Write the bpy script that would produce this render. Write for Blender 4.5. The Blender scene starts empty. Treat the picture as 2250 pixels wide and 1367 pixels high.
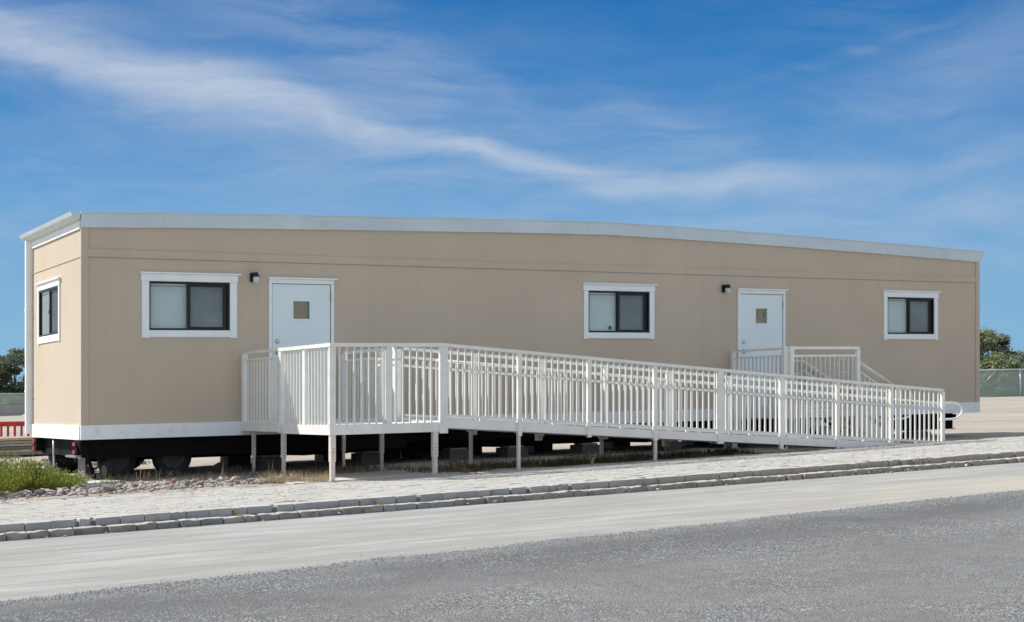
import bpy, bmesh, math, random
from mathutils import Vector, Matrix, noise
random.seed(7)
R = math.radians
scene = bpy.context.scene
COL = scene.collection

# ------------------------------------------------------------------ camera
F_PX, HZ = 3308.0, 869.0
cam_d = bpy.data.cameras.new('camera'); cam = bpy.data.objects.new('camera', cam_d); COL.objects.link(cam)
cam.location = (0, 0, 0); cam.rotation_euler = (R(90), 0, 0)
cam_d.sensor_width = 36; cam_d.sensor_fit = 'HORIZONTAL'
cam_d.lens = 36 * F_PX / 2250
cam_d.shift_y = (HZ - 683.5) / 2250
cam_d.clip_start = 0.1; cam_d.clip_end = 3000
scene.camera = cam

# ------------------------------------------------------------------ sun, exposure
SUN_TO = Vector((-1.366, .369, 1.36)).normalized()
sun_d = bpy.data.lights.new('sun', 'SUN'); sun = bpy.data.objects.new('sun', sun_d); COL.objects.link(sun)
sun_d.energy = 2.8; sun_d.angle = R(.53); sun_d.color = (1, .99, .965)
sun.rotation_euler = SUN_TO.to_track_quat('Z', 'Y').to_euler()
scene.view_settings.view_transform = 'Standard'
scene.view_settings.look = 'None'
scene.view_settings.exposure = 1.0
scene.view_settings.gamma = 1
scene.view_settings.use_curve_mapping = False

# ------------------------------------------------------------------ node helper
class NT:
    def __init__(s, tree): s.t = tree; s.n = tree.nodes; s.l = tree.links
    def new(s, typ, **kw):
        n = s.n.new(typ)
        for k, v in kw.items(): setattr(n, k, v)
        return n
    def put(s, sock, v):
        if v is None: return
        if isinstance(v, bpy.types.NodeSocket): s.l.new(v, sock)
        elif isinstance(v, (int, float)):
            try: sock.default_value = v
            except Exception: sock.default_value = (v, v, v)
        else:
            v = tuple(v)
            if len(v) == 3 and sock.type == 'RGBA': v = v + (1,)
            sock.default_value = v
    def m(s, op, a, b=None, c=None, clamp=False):
        n = s.new('ShaderNodeMath', operation=op); n.use_clamp = clamp
        s.put(n.inputs[0], a)
        if b is not None: s.put(n.inputs[1], b)
        if c is not None: s.put(n.inputs[2], c)
        return n.outputs[0]
    def vm(s, op, a, b):
        n = s.new('ShaderNodeVectorMath', operation=op); s.put(n.inputs[0], a); s.put(n.inputs[1], b); return n.outputs[0]
    def noise(s, vec, scale, detail=4, rough=.55, dist=0):
        n = s.new('ShaderNodeTexNoise'); s.put(n.inputs['Vector'], vec)
        n.inputs['Scale'].default_value = scale; n.inputs['Detail'].default_value = detail
        n.inputs['Roughness'].default_value = rough; n.inputs['Distortion'].default_value = dist
        return n.outputs['Fac']
    def voro(s, vec, scale, out='Distance', feature='F1'):
        n = s.new('ShaderNodeTexVoronoi', feature=feature); s.put(n.inputs['Vector'], vec); n.inputs['Scale'].default_value = scale
        return n.outputs[out]
    def mix(s, f, a, b, blend='MIX'):
        n = s.new('ShaderNodeMix', data_type='RGBA', blend_type=blend)
        s.put(n.inputs[0], f); s.put(n.inputs[6], a); s.put(n.inputs[7], b); return n.outputs[2]
    def rng(s, v, a, b, c=0., d=1., smooth=False):
        n = s.new('ShaderNodeMapRange'); n.clamp = True
        if smooth: n.interpolation_type = 'SMOOTHSTEP'
        s.put(n.inputs[0], v)
        for i, q in enumerate((a, b, c, d)): n.inputs[i+1].default_value = q
        return n.outputs[0]
    def mapping(s, vec, loc=(0, 0, 0), rot=(0, 0, 0), sc=(1, 1, 1)):
        n = s.new('ShaderNodeMapping'); s.put(n.inputs[0], vec)
        n.inputs[1].default_value = loc; n.inputs[2].default_value = rot; n.inputs[3].default_value = sc
        return n.outputs[0]

# ------------------------------------------------------------------ world
world = bpy.data.worlds.new('World'); scene.world = world; world.use_nodes = True
nt = NT(world.node_tree); nt.n.clear()
sky = nt.new('ShaderNodeTexSky', sky_type='NISHITA'); sky.sun_disc = False
sky.sun_elevation = math.asin(SUN_TO.z); sky.sun_rotation = math.atan2(SUN_TO.x, SUN_TO.y)
sky.altitude = 900; sky.air_density = 1.0; sky.dust_density = .25; sky.ozone_density = 3.0
hs = nt.new('ShaderNodeHueSaturation'); hs.inputs['Saturation'].default_value = 1.22; hs.inputs['Value'].default_value = .80
nt.l.new(sky.outputs[0], hs.inputs['Color'])
tc = nt.new('ShaderNodeTexCoord').outputs['Generated']
sx = nt.new('ShaderNodeSeparateXYZ'); nt.l.new(tc, sx.inputs[0])
az = nt.m('ARCTAN2', sx.outputs[0], sx.outputs[1])
hl = nt.m('SQRT', nt.m('ADD', nt.m('MULTIPLY', sx.outputs[0], sx.outputs[0]), nt.m('MULTIPLY', sx.outputs[1], sx.outputs[1])))
el = nt.m('ARCTAN2', sx.outputs[2], hl)
comb = nt.new('ShaderNodeCombineXYZ'); nt.l.new(az, comb.inputs[0]); nt.l.new(el, comb.inputs[1])
P = nt.vm('MULTIPLY', comb.outputs[0], (3.308, 3.308, 0))
wn = nt.new('ShaderNodeTexNoise'); nt.l.new(P, wn.inputs[0]); wn.inputs['Scale'].default_value = 2.2; wn.inputs['Detail'].default_value = 5
warp = nt.vm('MULTIPLY', nt.vm('SUBTRACT', wn.outputs['Color'], (.5, .5, .5)), (.22, .16, 0))
PW = nt.vm('ADD', P, warp)
sp = nt.new('ShaderNodeSeparateXYZ'); nt.l.new(PW, sp.inputs[0]); px_, py_ = sp.outputs[0], sp.outputs[1]
# wispy cirrus fibres, drawn out along their own direction
fib = nt.noise(nt.mapping(PW, rot=(0, 0, R(14)), sc=(.8, 4.2, 1)), 2.4, 8, .62, .5)
fib2 = nt.noise(nt.mapping(PW, loc=(3, 1, 0), rot=(0, 0, R(24)), sc=(1.2, 9, 1)), 2.6, 7, .65, .2)
big = nt.noise(nt.mapping(P, loc=(5.3, 2.1, 0), rot=(0, 0, R(18)), sc=(.8, 1.5, 1)), 1.5, 3, .5)
def streak(pts, wid, amp):
    """a long cirrus band that follows the curve pts (azimuth, elevation)"""
    fc = nt.new('ShaderNodeFloatCurve'); c = fc.mapping.curves[0]
    x0, x1 = -2.0, 2.0
    cp = [((x-x0)/(x1-x0), y) for x, y in pts]
    c.points[0].location = cp[0]; c.points[1].location = cp[-1]
    for q in cp[1:-1]: c.points.new(*q)
    fc.mapping.update()
    nt.l.new(nt.rng(px_, x0, x1), fc.inputs['Value'])
    d = nt.m('SUBTRACT', py_, fc.outputs[0])
    w = nt.rng(px_, -.9, -.1, wid[0], wid[1])
    q = nt.m('DIVIDE', d, w)
    return nt.m('MULTIPLY', nt.m('EXPONENT', nt.m('MULTIPLY', nt.m('MULTIPLY', q, q), -1)), amp)
def blob(x, y, rx, ry, rot, amp):
    v = nt.mapping(PW, loc=(-x, -y, 0)); v = nt.mapping(v, rot=(0, 0, R(rot))); v = nt.mapping(v, sc=(1/rx, 1/ry, 1))
    s_ = nt.new('ShaderNodeVectorMath', operation='DOT_PRODUCT'); nt.l.new(v, s_.inputs[0]); nt.l.new(v, s_.inputs[1])
    return nt.m('MULTIPLY', nt.m('EXPONENT', nt.m('MULTIPLY', s_.outputs['Value'], -1)), amp)
main = streak([(-2, .86), (-1.1, .735), (-.62, .625), (-.25, .555), (-.07, .52), (.12, .475), (.3, .45), (.6, .46), (2, .62)], (.066, .026), .80)
main = nt.m('MULTIPLY', main, nt.rng(px_, .2, .75, 1, .15, True))
dens = nt.m('MULTIPLY', main, nt.rng(fib, .28, .70, .25, 1.05))
def addm(b_, n_, lo, hi, k=.55):
    global dens
    dens = nt.m('ADD', dens, nt.m('MULTIPLY', b_, nt.rng(n_, lo, hi, .0, k)))
addm(blob(-.9, .72, .62, .15, 10, .18), fib, .2, .7)
addm(blob(-.45, .60, .75, .20, 14, .34), fib, .25, .7)
addm(blob(-.75, .45, .9, .17, 0, .30), fib, .25, .75)
addm(blob(-.45, .82, .5, .08, 22, .36), fib2, .3, .72)
addm(blob(.18, .62, .40, .15, 20, .26), fib, .28, .7)
addm(blob(.38, .55, .22, .05, 30, .34), fib2, .3, .66)
addm(blob(.05, .42, .65, .07, 8, .28), fib2, .3, .7)
addm(blob(.98, .66, .32, .09, -14, .55), fib, .25, .65)
addm(blob(.95, .40, .50, .13, -6, .78), fib, .2, .65)
addm(blob(.74, .73, .20, .014, -14, .26), fib2, .25, .6)
addm(blob(-1.05, .36, .42, .10, 0, .42), fib, .25, .7)
veil = nt.m('MULTIPLY', nt.rng(big, .42, .72), nt.rng(fib2, .3, .7, .03, .20))
dens = nt.m('ADD', dens, veil)
# denser cirrus added outside the view to lift fill light on the shaded wall
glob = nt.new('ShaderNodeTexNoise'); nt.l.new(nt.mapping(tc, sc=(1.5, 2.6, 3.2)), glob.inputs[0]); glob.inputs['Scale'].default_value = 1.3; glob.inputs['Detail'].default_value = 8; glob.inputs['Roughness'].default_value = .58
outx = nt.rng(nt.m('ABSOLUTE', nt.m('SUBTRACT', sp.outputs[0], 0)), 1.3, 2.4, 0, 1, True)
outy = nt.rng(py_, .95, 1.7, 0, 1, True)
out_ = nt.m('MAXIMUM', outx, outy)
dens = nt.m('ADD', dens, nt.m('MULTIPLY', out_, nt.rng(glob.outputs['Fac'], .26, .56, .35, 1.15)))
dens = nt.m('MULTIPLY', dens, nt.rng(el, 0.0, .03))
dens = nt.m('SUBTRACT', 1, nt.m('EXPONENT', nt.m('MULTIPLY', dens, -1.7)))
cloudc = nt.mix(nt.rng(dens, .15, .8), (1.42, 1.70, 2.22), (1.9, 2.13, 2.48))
rp = nt.new('ShaderNodeValToRGB'); nt.l.new(nt.m('DIVIDE', el, R(60)), rp.inputs[0])
e_ = rp.color_ramp.elements; K = 1/(.15*2)
def rgbk(*c): return tuple(x*K for x in c) + (1,)
e_[0].position = 0; e_[0].color = rgbk(.20, .44, .66); e_[1].position = 1; e_[1].color = rgbk(.008, .10, .36)
for p_, c_ in ((3/60, (.165, .40, .64)), (7/60, (.085, .32, .62)), (11/60, (.024, .205, .52)), (15/60, (.006, .145, .43))):
    q_ = e_.new(p_); q_.color = rgbk(*c_)
base = nt.mix(.04, rp.outputs[0], hs.outputs[0])
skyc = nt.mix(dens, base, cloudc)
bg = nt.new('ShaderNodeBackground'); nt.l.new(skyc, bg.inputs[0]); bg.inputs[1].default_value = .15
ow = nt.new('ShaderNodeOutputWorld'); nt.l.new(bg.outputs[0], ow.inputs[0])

# ------------------------------------------------------------------ site frame
# u runs along the trailer's long side, w is the distance out from that side towards the road, z up.
# The whole site lies on a gentle cross slope (SH).
ANG = math.atan2(3308, 5755); CA, SA = math.cos(ANG), math.sin(ANG)
X0, Y0, SH = -6.155, 21.5, .0189
def W(u, w, z=0.):
    x = X0 + CA*u + SA*w; y = Y0 + SA*u - CA*w
    return Vector((x, y, z + SH*x))
def XYW(x, y, z): return Vector((x, y, z + SH*x))
def UW(x, y): dx, dy = x-X0, y-Y0; return dx*CA+dy*SA, dx*SA-dy*CA
def G(u): return -1.06 + .0155*(max(-14, min(24, u)) - 3.9)
KB = .142      # kerb height in all
def GD(u):     # the dirt the trailer stands on stays lower than the sidewalk, which climbs
    return G(u) if u < 3.9 else -1.06 + .004*(min(u, 40)-3.9)

# ------------------------------------------------------------------ mesh builder
POS = {}
class MB:
    def __init__(s): s.v = []; s.f = []; s.smooth = False
    def quadbox(s, c8):
        b = len(s.v); s.v += [Vector(p) for p in c8]
        for q in ((0,3,2,1), (4,5,6,7), (0,1,5,4), (1,2,6,5), (2,3,7,6), (3,0,4,7)): s.f.append(tuple(b+i for i in q))
        return s
    def box(s, u0, u1, w0, w1, z0, z1, P=None, zf=None):
        """box in the site frame; zf(u) adds a height that varies along u"""
        P = P or W; zf = zf or (lambda a: 0)
        c = [P(u0,w0,z0+zf(u0)), P(u1,w0,z0+zf(u1)), P(u1,w1,z0+zf(u1)), P(u0,w1,z0+zf(u0)),
             P(u0,w0,z1+zf(u0)), P(u1,w0,z1+zf(u1)), P(u1,w1,z1+zf(u1)), P(u0,w1,z1+zf(u0))]
        return s.quadbox(c)
    def prism(s, poly, P0, P1):
        """poly list of 2D points; P0/P1 map a point to the two end caps"""
        b = len(s.v); n = len(poly)
        s.v += [P0(*p) for p in poly] + [P1(*p) for p in poly]
        s.f.append(tuple(b+i for i in range(n))[::-1]); s.f.append(tuple(b+n+i for i in range(n)))
        for i in range(n): j = (i+1) % n; s.f.append((b+i, b+j, b+n+j, b+n+i))
        return s
    def tube(s, pts, r, n=8, cap=True, rr=None):
        pts = [Vector(p) for p in pts]; b0 = len(s.v); up = Vector((0, 0, 1)); prev = None
        for i, p in enumerate(pts):
            d = (pts[min(i+1, len(pts)-1)] - pts[max(i-1, 0)]).normalized()
            if prev is None:
                a = d.cross(up) if abs(d.z) < .95 else d.cross(Vector((1, 0, 0)))
            else: a = prev - d*prev.dot(d)
            a.normalize(); prev = a; c = d.cross(a)
            q = rr[i] if rr else r
            for k in range(n):
                t = 2*math.pi*k/n; s.v.append(p + a*math.cos(t)*q + c*math.sin(t)*q)
        for i in range(len(pts)-1):
            for k in range(n):
                k2 = (k+1) % n; s.f.append((b0+i*n+k, b0+i*n+k2, b0+(i+1)*n+k2, b0+(i+1)*n+k))
        if cap:
            s.f.append(tuple(b0+k for k in range(n))[::-1]); s.f.append(tuple(b0+(len(pts)-1)*n+k for k in range(n)))
        s.smooth = True; return s
    def disc_stack(s, c, axis, prof, n=24):
        """lathe: prof = [(offset along axis, radius)]"""
        c = Vector(c); axis = Vector(axis).normalized(); a = axis.orthogonal().normalized(); d = axis.cross(a); b0 = len(s.v)
        for o, r in prof:
            for k in range(n):
                t = 2*math.pi*k/n; s.v.append(c + axis*o + (a*math.cos(t)+d*math.sin(t))*max(r, .0005))
        for i in range(len(prof)-1):
            for k in range(n):
                k2 = (k+1) % n; s.f.append((b0+i*n+k, b0+i*n+k2, b0+(i+1)*n+k2, b0+(i+1)*n+k))
        s.f.append(tuple(b0+k for k in range(n))[::-1]); s.f.append(tuple(b0+(len(prof)-1)*n+k for k in range(n)))
        s.smooth = True; return s
    def build(s, name, mat, parent=None, origin=None, label=None, fix=True, bevel=0, flat=False):
        if origin is None:
            lo = Vector([min(v[i] for v in s.v) for i in range(3)]); hi = Vector([max(v[i] for v in s.v) for i in range(3)])
            origin = (lo+hi)/2
        me = bpy.data.meshes.new(name)
        me.from_pydata([v-origin for v in s.v], [], s.f)
        if fix or bevel:
            bm = bmesh.new(); bm.from_mesh(me)
            if bevel: bmesh.ops.bevel(bm, geom=bm.edges[:], offset=bevel, segments=1, affect='EDGES', clamp_overlap=True)
            bmesh.ops.recalc_face_normals(bm, faces=bm.faces[:]); bm.to_mesh(me); bm.free()
        if s.smooth and not flat:
            me.polygons.foreach_set('use_smooth', [len(p.vertices) < 5 for p in me.polygons])
        me.materials.append(mat)
        o = bpy.data.objects.new(name, me); COL.objects.link(o)
        place(o, origin, parent)
        if label: o['label'] = label
        return o
def place(o, pos, parent=None):
    POS[o.name] = Vector(pos)
    if parent: o.parent = parent; o.location = Vector(pos) - POS[parent.name]
    else: o.location = pos
def tag(o, label=None, cat=None, group=None, kind=None):
    if label: o['label'] = label
    if cat: o['category'] = cat
    if group: o['group'] = group
    if kind: o['kind'] = kind
    return o
def thing(name, pos, label, cat, group=None):
    o = bpy.data.objects.new(name, None); COL.objects.link(o); o.empty_display_size = .2
    place(o, pos); return tag(o, label, cat, group)
def inst(name, mesh, pos, parent=None, rot=0, sc=None):
    o = bpy.data.objects.new(name, mesh); COL.objects.link(o); place(o, pos, parent)
    if rot: o.rotation_euler = (0, 0, rot) if isinstance(rot, (int, float)) else rot
    if sc: o.scale = sc
    return o

# ------------------------------------------------------------------ materials
def mat(name):
    m = bpy.data.materials.new(name); m.use_nodes = True; t = NT(m.node_tree)
    b = t.n['Principled BSDF']; t.pos = t.new('ShaderNodeNewGeometry').outputs['Position']
    # world position turned into the site frame (x along u, y towards the road is negative)
    t.site = t.mapping(t.vm('SUBTRACT', t.pos, (X0, Y0, 0)), rot=(0, 0, -ANG))
    return m, t, b
def bump(t, b, h, dist=.01, strength=1.):
    n = t.new('ShaderNodeBump'); n.inputs['Strength'].default_value = strength; n.inputs['Distance'].default_value = dist
    t.put(n.inputs['Height'], h); t.l.new(n.outputs[0], b.inputs['Normal'])
def simple(name, col, rough=.6, metal=0., var=.08, scale=6., dirt=None, spec=None, bmp=0, bsc=60):
    m, t, b = mat(name)
    n = t.noise(t.pos, scale, 5, .6)
    lo = tuple(c*(1-var) for c in col); hi = tuple(min(1, c*(1+var)) for c in col)
    c = t.mix(t.rng(n, .3, .7), lo, hi)
    if dirt: c = t.mix(t.rng(t.noise(t.pos, scale*2.3, 6, .7), .55, .75, 0, dirt[1]), c, dirt[0])
    t.put(b.inputs['Base Color'], c)
    t.put(b.inputs['Roughness'], t.rng(n, .3, .7, max(0, rough-.06), min(1, rough+.06)))
    b.inputs['Metallic'].default_value = metal
    if spec is not None: b.inputs['Specular IOR Level'].default_value = spec
    if bmp: bump(t, b, t.noise(t.pos, bsc, 3), bmp)
    return m

def siding():
    m, t, b = mat('tan_siding_paint')
    grain = t.noise(t.mapping(t.site, sc=(1, 1, .35)), 30, 6, .75)
    big = t.noise(t.site, .8, 5, .6)
    streaks = t.noise(t.mapping(t.site, sc=(1, 1, .06)), 5, 5, .6)
    c = t.mix(t.rng(big, .3, .7), (.555, .462, .355), (.60, .503, .388))
    c = t.mix(t.rng(streaks, .5, .8, 0, .22), c, (.44, .375, .285))
    # dust thrown up onto the foot of the wall
    sz = t.new('ShaderNodeSeparateXYZ'); t.l.new(t.site, sz.inputs[0])
    low = t.m('MULTIPLY', t.rng(sz.outputs[2], -.4, .25, .35, 0), t.rng(streaks, .3, .7))
    c = t.mix(low, c, (.56, .49, .39))
    t.put(b.inputs['Base Color'], c); b.inputs['Roughness'].default_value = .75
    b.inputs['Specular IOR Level'].default_value = .25
    bump(t, b, grain, .006)
    return m
M_SIDING = siding()
M_WHITE = simple('white_trim_paint', (.88, .92, .91), .5, var=.04, scale=3, dirt=((.55, .52, .47), .25))
M_SKIRT = simple('white_skirt_paint', (.87, .90, .91), .5, var=.04, scale=2, dirt=((.5, .46, .4), .45))
M_DOOR = simple('white_door_paint', (.78, .88, .90), .38, var=.02, scale=1.5)
M_FASCIA = simple('galvanised_fascia', (.60, .68, .71), .45, .2, .07, 1.2, dirt=((.4, .42, .42), .3))
M_ALU = simple('mill_aluminium', (.81, .80, .74), .5, .08, .07, 5, dirt=((.5, .48, .45), .35))
M_CHAN = simple('aluminium_channel', (.84, .80, .75), .5, .12, .06, 4, dirt=((.55, .51, .48), .4))
M_LEG = simple('dull_aluminium_legs', (.74, .66, .60), .5, .1, .1, 9, dirt=((.30, .26, .23), .5))
M_BLACK = simple('black_window_frame', (.010, .012, .014), .35, .2, .1)
M_LAMPB = simple('black_lamp_casting', (.008, .008, .009), .55)
M_BAL = simple('baluster_aluminium', (.68, .67, .62), .5, .08, .06, 5)
M_STEEL = simple('black_painted_steel', (.006, .0055, .0055), .8, 0, .3, 9, dirt=((.03, .016, .01), .4), spec=.15)
M_RUBBER = simple('tyre_rubber', (.013, .013, .014), .8, var=.3, scale=12, dirt=((.06, .055, .05), .4))
M_RIM = simple('grey_steel_rim', (.30, .31, .32), .45, .5, .15, 9)
M_RIMD = simple('dark_dusty_rim', (.05, .05, .052), .6, .3, .2, 9)
M_CHROME = simple('brushed_lock_metal', (.60, .59, .56), .28, .9)
M_REDL = simple('red_lamp_lens', (.36, .010, .010), .3)
M_REDP = simple('red_plastic', (.50, .022, .02), .45, var=.12, scale=4, dirt=((.4, .2, .15), .3))
M_FLAP = simple('grey_mud_flap', (.22, .21, .20), .7, var=.15, scale=8)
M_BLIND = simple('pale_blind_slats', (.84, .90, .90), .55, var=.03)
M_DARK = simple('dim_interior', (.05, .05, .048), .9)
M_BROWNP = simple('brown_backing_paper', (.36, .27, .16), .7, var=.12, scale=12)
M_INK = simple('dark_ink', (.015, .013, .012), .7)
M_FROST = simple('frosted_lamp_glass', (.62, .66, .68), .3)
M_ROOF = simple('roof_membrane', (.55, .56, .56), .7)
M_BLOCK = simple('concrete_block', (.11, .10, .095), .9, var=.2, scale=14, bmp=.004, bsc=120)
M_WOOD = simple('weathered_timber', (.36, .31, .26), .85, var=.3, scale=7, dirt=((.14, .11, .09), .5), bmp=.003)
M_SLAB = simple('pale_concrete_slab', (.56, .52, .47), .85, var=.1, scale=5, dirt=((.36, .31, .26), .4), bmp=.003)
M_GALV = simple('galvanised_pipe', (.50, .53, .54), .45, .4, .1, 8)
M_GREYW = simple('grey_block_wall', (.33, .325, .31), .9, var=.12, scale=1.2)
M_STAKE = simple('rusty_stake', (.06, .042, .035), .9)

def glass():
    m, t, b = mat('window_glass')
    t.n.remove(b)
    tr = t.new('ShaderNodeBsdfTransparent'); tr.inputs[0].default_value = (.95, .975, .97, 1)
    gl = t.new('ShaderNodeBsdfGlossy'); gl.inputs['Roughness'].default_value = .02
    fr = t.new('ShaderNodeFresnel'); fr.inputs[0].default_value = 1.52
    mx = t.new('ShaderNodeMixShader'); t.l.new(t.m('MULTIPLY', t.m('MULTIPLY', fr.outputs[0], 1.5, clamp=True), t.m('SUBTRACT', 1, t.new('ShaderNodeNewGeometry').outputs['Backfacing'])), mx.inputs[0])
    t.l.new(tr.outputs[0], mx.inputs[1]); t.l.new(gl.outputs[0], mx.inputs[2])
    t.l.new(mx.outputs[0], t.n['Material Output'].inputs[0]); return m
M_GLASS = glass()
def screen(name, col, op):
    m, t, b = mat(name)
    t.n.remove(b)
    d = t.new('ShaderNodeBsdfDiffuse'); t.put(d.inputs[0], col)
    tr = t.new('ShaderNodeBsdfTransparent'); mx = t.new('ShaderNodeMixShader')
    t.put(mx.inputs[0], t.rng(t.noise(t.pos, 1.6, 4), .3, .7, op-.06, op+.06))
    t.l.new(tr.outputs[0], mx.inputs[1]); t.l.new(d.outputs[0], mx.inputs[2])
    t.l.new(mx.outputs[0], t.n['Material Output'].inputs[0]); return m
M_SCREEN = screen('insect_screen', (.05, .06, .08), .38)
M_MESH = screen('green_windbreak_mesh', (.40, .50, .44), .62)

def ground_mat():
    m, t, b = mat('sandy_dirt')
    n1 = t.noise(t.site, .35, 6, .6); n2 = t.noise(t.site, 3.5, 7, .65); n3 = t.noise(t.site, 38, 4, .6)
    c = t.mix(t.rng(n1, .35, .65), (.36, .31, .25), (.44, .39, .32))
    c = t.mix(t.rng(n2, .5, .72, 0, .5), c, (.33, .275, .22))
    c = t.mix(t.rng(n3, .58, .75, 0, .5), c, (.25, .215, .18))
    sp_ = t.voro(t.site, 30); c = t.mix(t.rng(sp_, .12, .05, 0, .5), c, (.62, .58, .52))
    t.put(b.inputs['Base Color'], c); b.inputs['Roughness'].default_value = .95; b.inputs['Specular IOR Level'].default_value = .1
    h = t.m('ADD', t.m('MULTIPLY', n2, 1.), t.m('MULTIPLY', n3, .25)); bump(t, b, h, .06)
    return m
M_GROUND = ground_mat()
def paver_mat():
    m, t, b = mat('pale_paver')
    isl = t.new('ShaderNodeNewGeometry').outputs['Random Per Island']
    n1 = t.noise(t.site, 1.1, 6, .65); n2 = t.noise(t.site, 14, 6, .7)
    c = t.mix(isl, (.41, .39, .35), (.485, .465, .425))
    c = t.mix(t.rng(n1, .48, .66, 0, .55), c, (.45, .405, .335))
    c = t.mix(t.rng(n2, .56, .75, 0, .4), c, (.36, .33, .29))
    t.put(b.inputs['Base Color'], c); b.inputs['Roughness'].default_value = .85; b.inputs['Specular IOR Level'].default_value = .2
    bump(t, b, n2, .006); return m
M_PAVER = paver_mat()
def joint_mat():
    m, t, b = mat('sand_filled_joints')
    n = t.noise(t.site, 4, 6, .7)
    c = t.mix(t.rng(n, .42, .62), (.50, .47, .42), (.28, .225, .16))
    t.put(b.inputs['Base Color'], c); b.inputs['Roughness'].default_value = .95; bump(t, b, n, .01); return m
M_JOINT = joint_mat()
def kerb_mat(name, c1, c2, st):
    m, t, b = mat(name)
    oi = t.new('ShaderNodeObjectInfo').outputs['Random']
    n1 = t.noise(t.pos, 7, 6, .7); n2 = t.noise(t.pos, 60, 4, .6)
    c = t.mix(oi, c1, c2)
    sx_ = t.new('ShaderNodeSeparateXYZ'); t.l.new(t.site, sx_.inputs[0])
    c = t.mix(t.m('MULTIPLY', t.rng(t.m('ADD', sx_.outputs[0], t.m('MULTIPLY', n1, 3)), 3.5, 8.5), .75), c, (.40, .34, .26))
    c = t.mix(t.rng(n1, .5, .68, 0, .7), c, st)
    c = t.mix(t.rng(n2, .55, .75, 0, .4), c, (.12, .11, .10))
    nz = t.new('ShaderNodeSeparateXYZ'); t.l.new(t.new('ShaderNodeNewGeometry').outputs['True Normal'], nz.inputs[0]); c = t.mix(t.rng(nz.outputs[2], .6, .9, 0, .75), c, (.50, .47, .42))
    t.put(b.inputs['Base Color'], c); b.inputs['Roughness'].default_value = .88; bump(t, b, t.m('ADD', n1, n2), .008); return m
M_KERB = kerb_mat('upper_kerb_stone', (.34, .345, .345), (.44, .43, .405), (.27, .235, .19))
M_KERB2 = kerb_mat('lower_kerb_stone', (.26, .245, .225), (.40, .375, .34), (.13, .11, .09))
def shoulder_mat():
    m, t, b = mat('dusty_road_shoulder')
    s1 = t.mapping(t.site, sc=(.4, 1, 1)); s2 = t.mapping(t.site, rot=(0, 0, .02), sc=(.16, 1, 1))
    n1 = t.noise(s1, 1.3, 6, .6, .3); n2 = t.noise(s2, 4.5, 6, .65, .2); n3 = t.noise(t.site, 90, 3, .6)
    c = t.mix(t.rng(n1, .35, .65), (.30, .287, .258), (.365, .346, .303))
    c = t.mix(t.rng(n2, .50, .66, 0, .7), c, (.44, .44, .435))
    c = t.mix(t.rng(n2, .46, .32, 0, .75), c, (.26, .257, .25))
    big = t.noise(t.site, .18, 3, .5); c = t.mix(t.rng(big, .5, .7, 0, .5), c, (.44, .395, .315))
    c = t.mix(t.rng(n3, .56, .72, 0, .45), c, (.2, .2, .19)); c = t.mix(t.rng(t.noise(t.site, 26, 5, .7), .5, .7, 0, .4), c, (.27, .265, .25))
    c = t.mix(t.rng(t.voro(t.site, 7), .09, .04, 0, .5), c, (.66, .65, .62))
    sx_ = t.new('ShaderNodeSeparateXYZ'); t.l.new(t.site, sx_.inputs[0])
    blown = t.m('MULTIPLY', t.rng(t.m('ADD', sx_.outputs[0], t.m('MULTIPLY', n1, 4)), 4, 11), t.rng(t.m('ADD', sx_.outputs[1], t.m('MULTIPLY', big, 1.5)), -7.2, -8.6))
    c = t.mix(t.m('MULTIPLY', blown, .6), c, (.47, .415, .32))
    t.put(b.inputs['Base Color'], c); b.inputs['Roughness'].default_value = .9; b.inputs['Specular IOR Level'].default_value = .2
    bump(t, b, t.m('ADD', n3, n2), .006); return m
M_SHOULDER = shoulder_mat()
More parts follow.
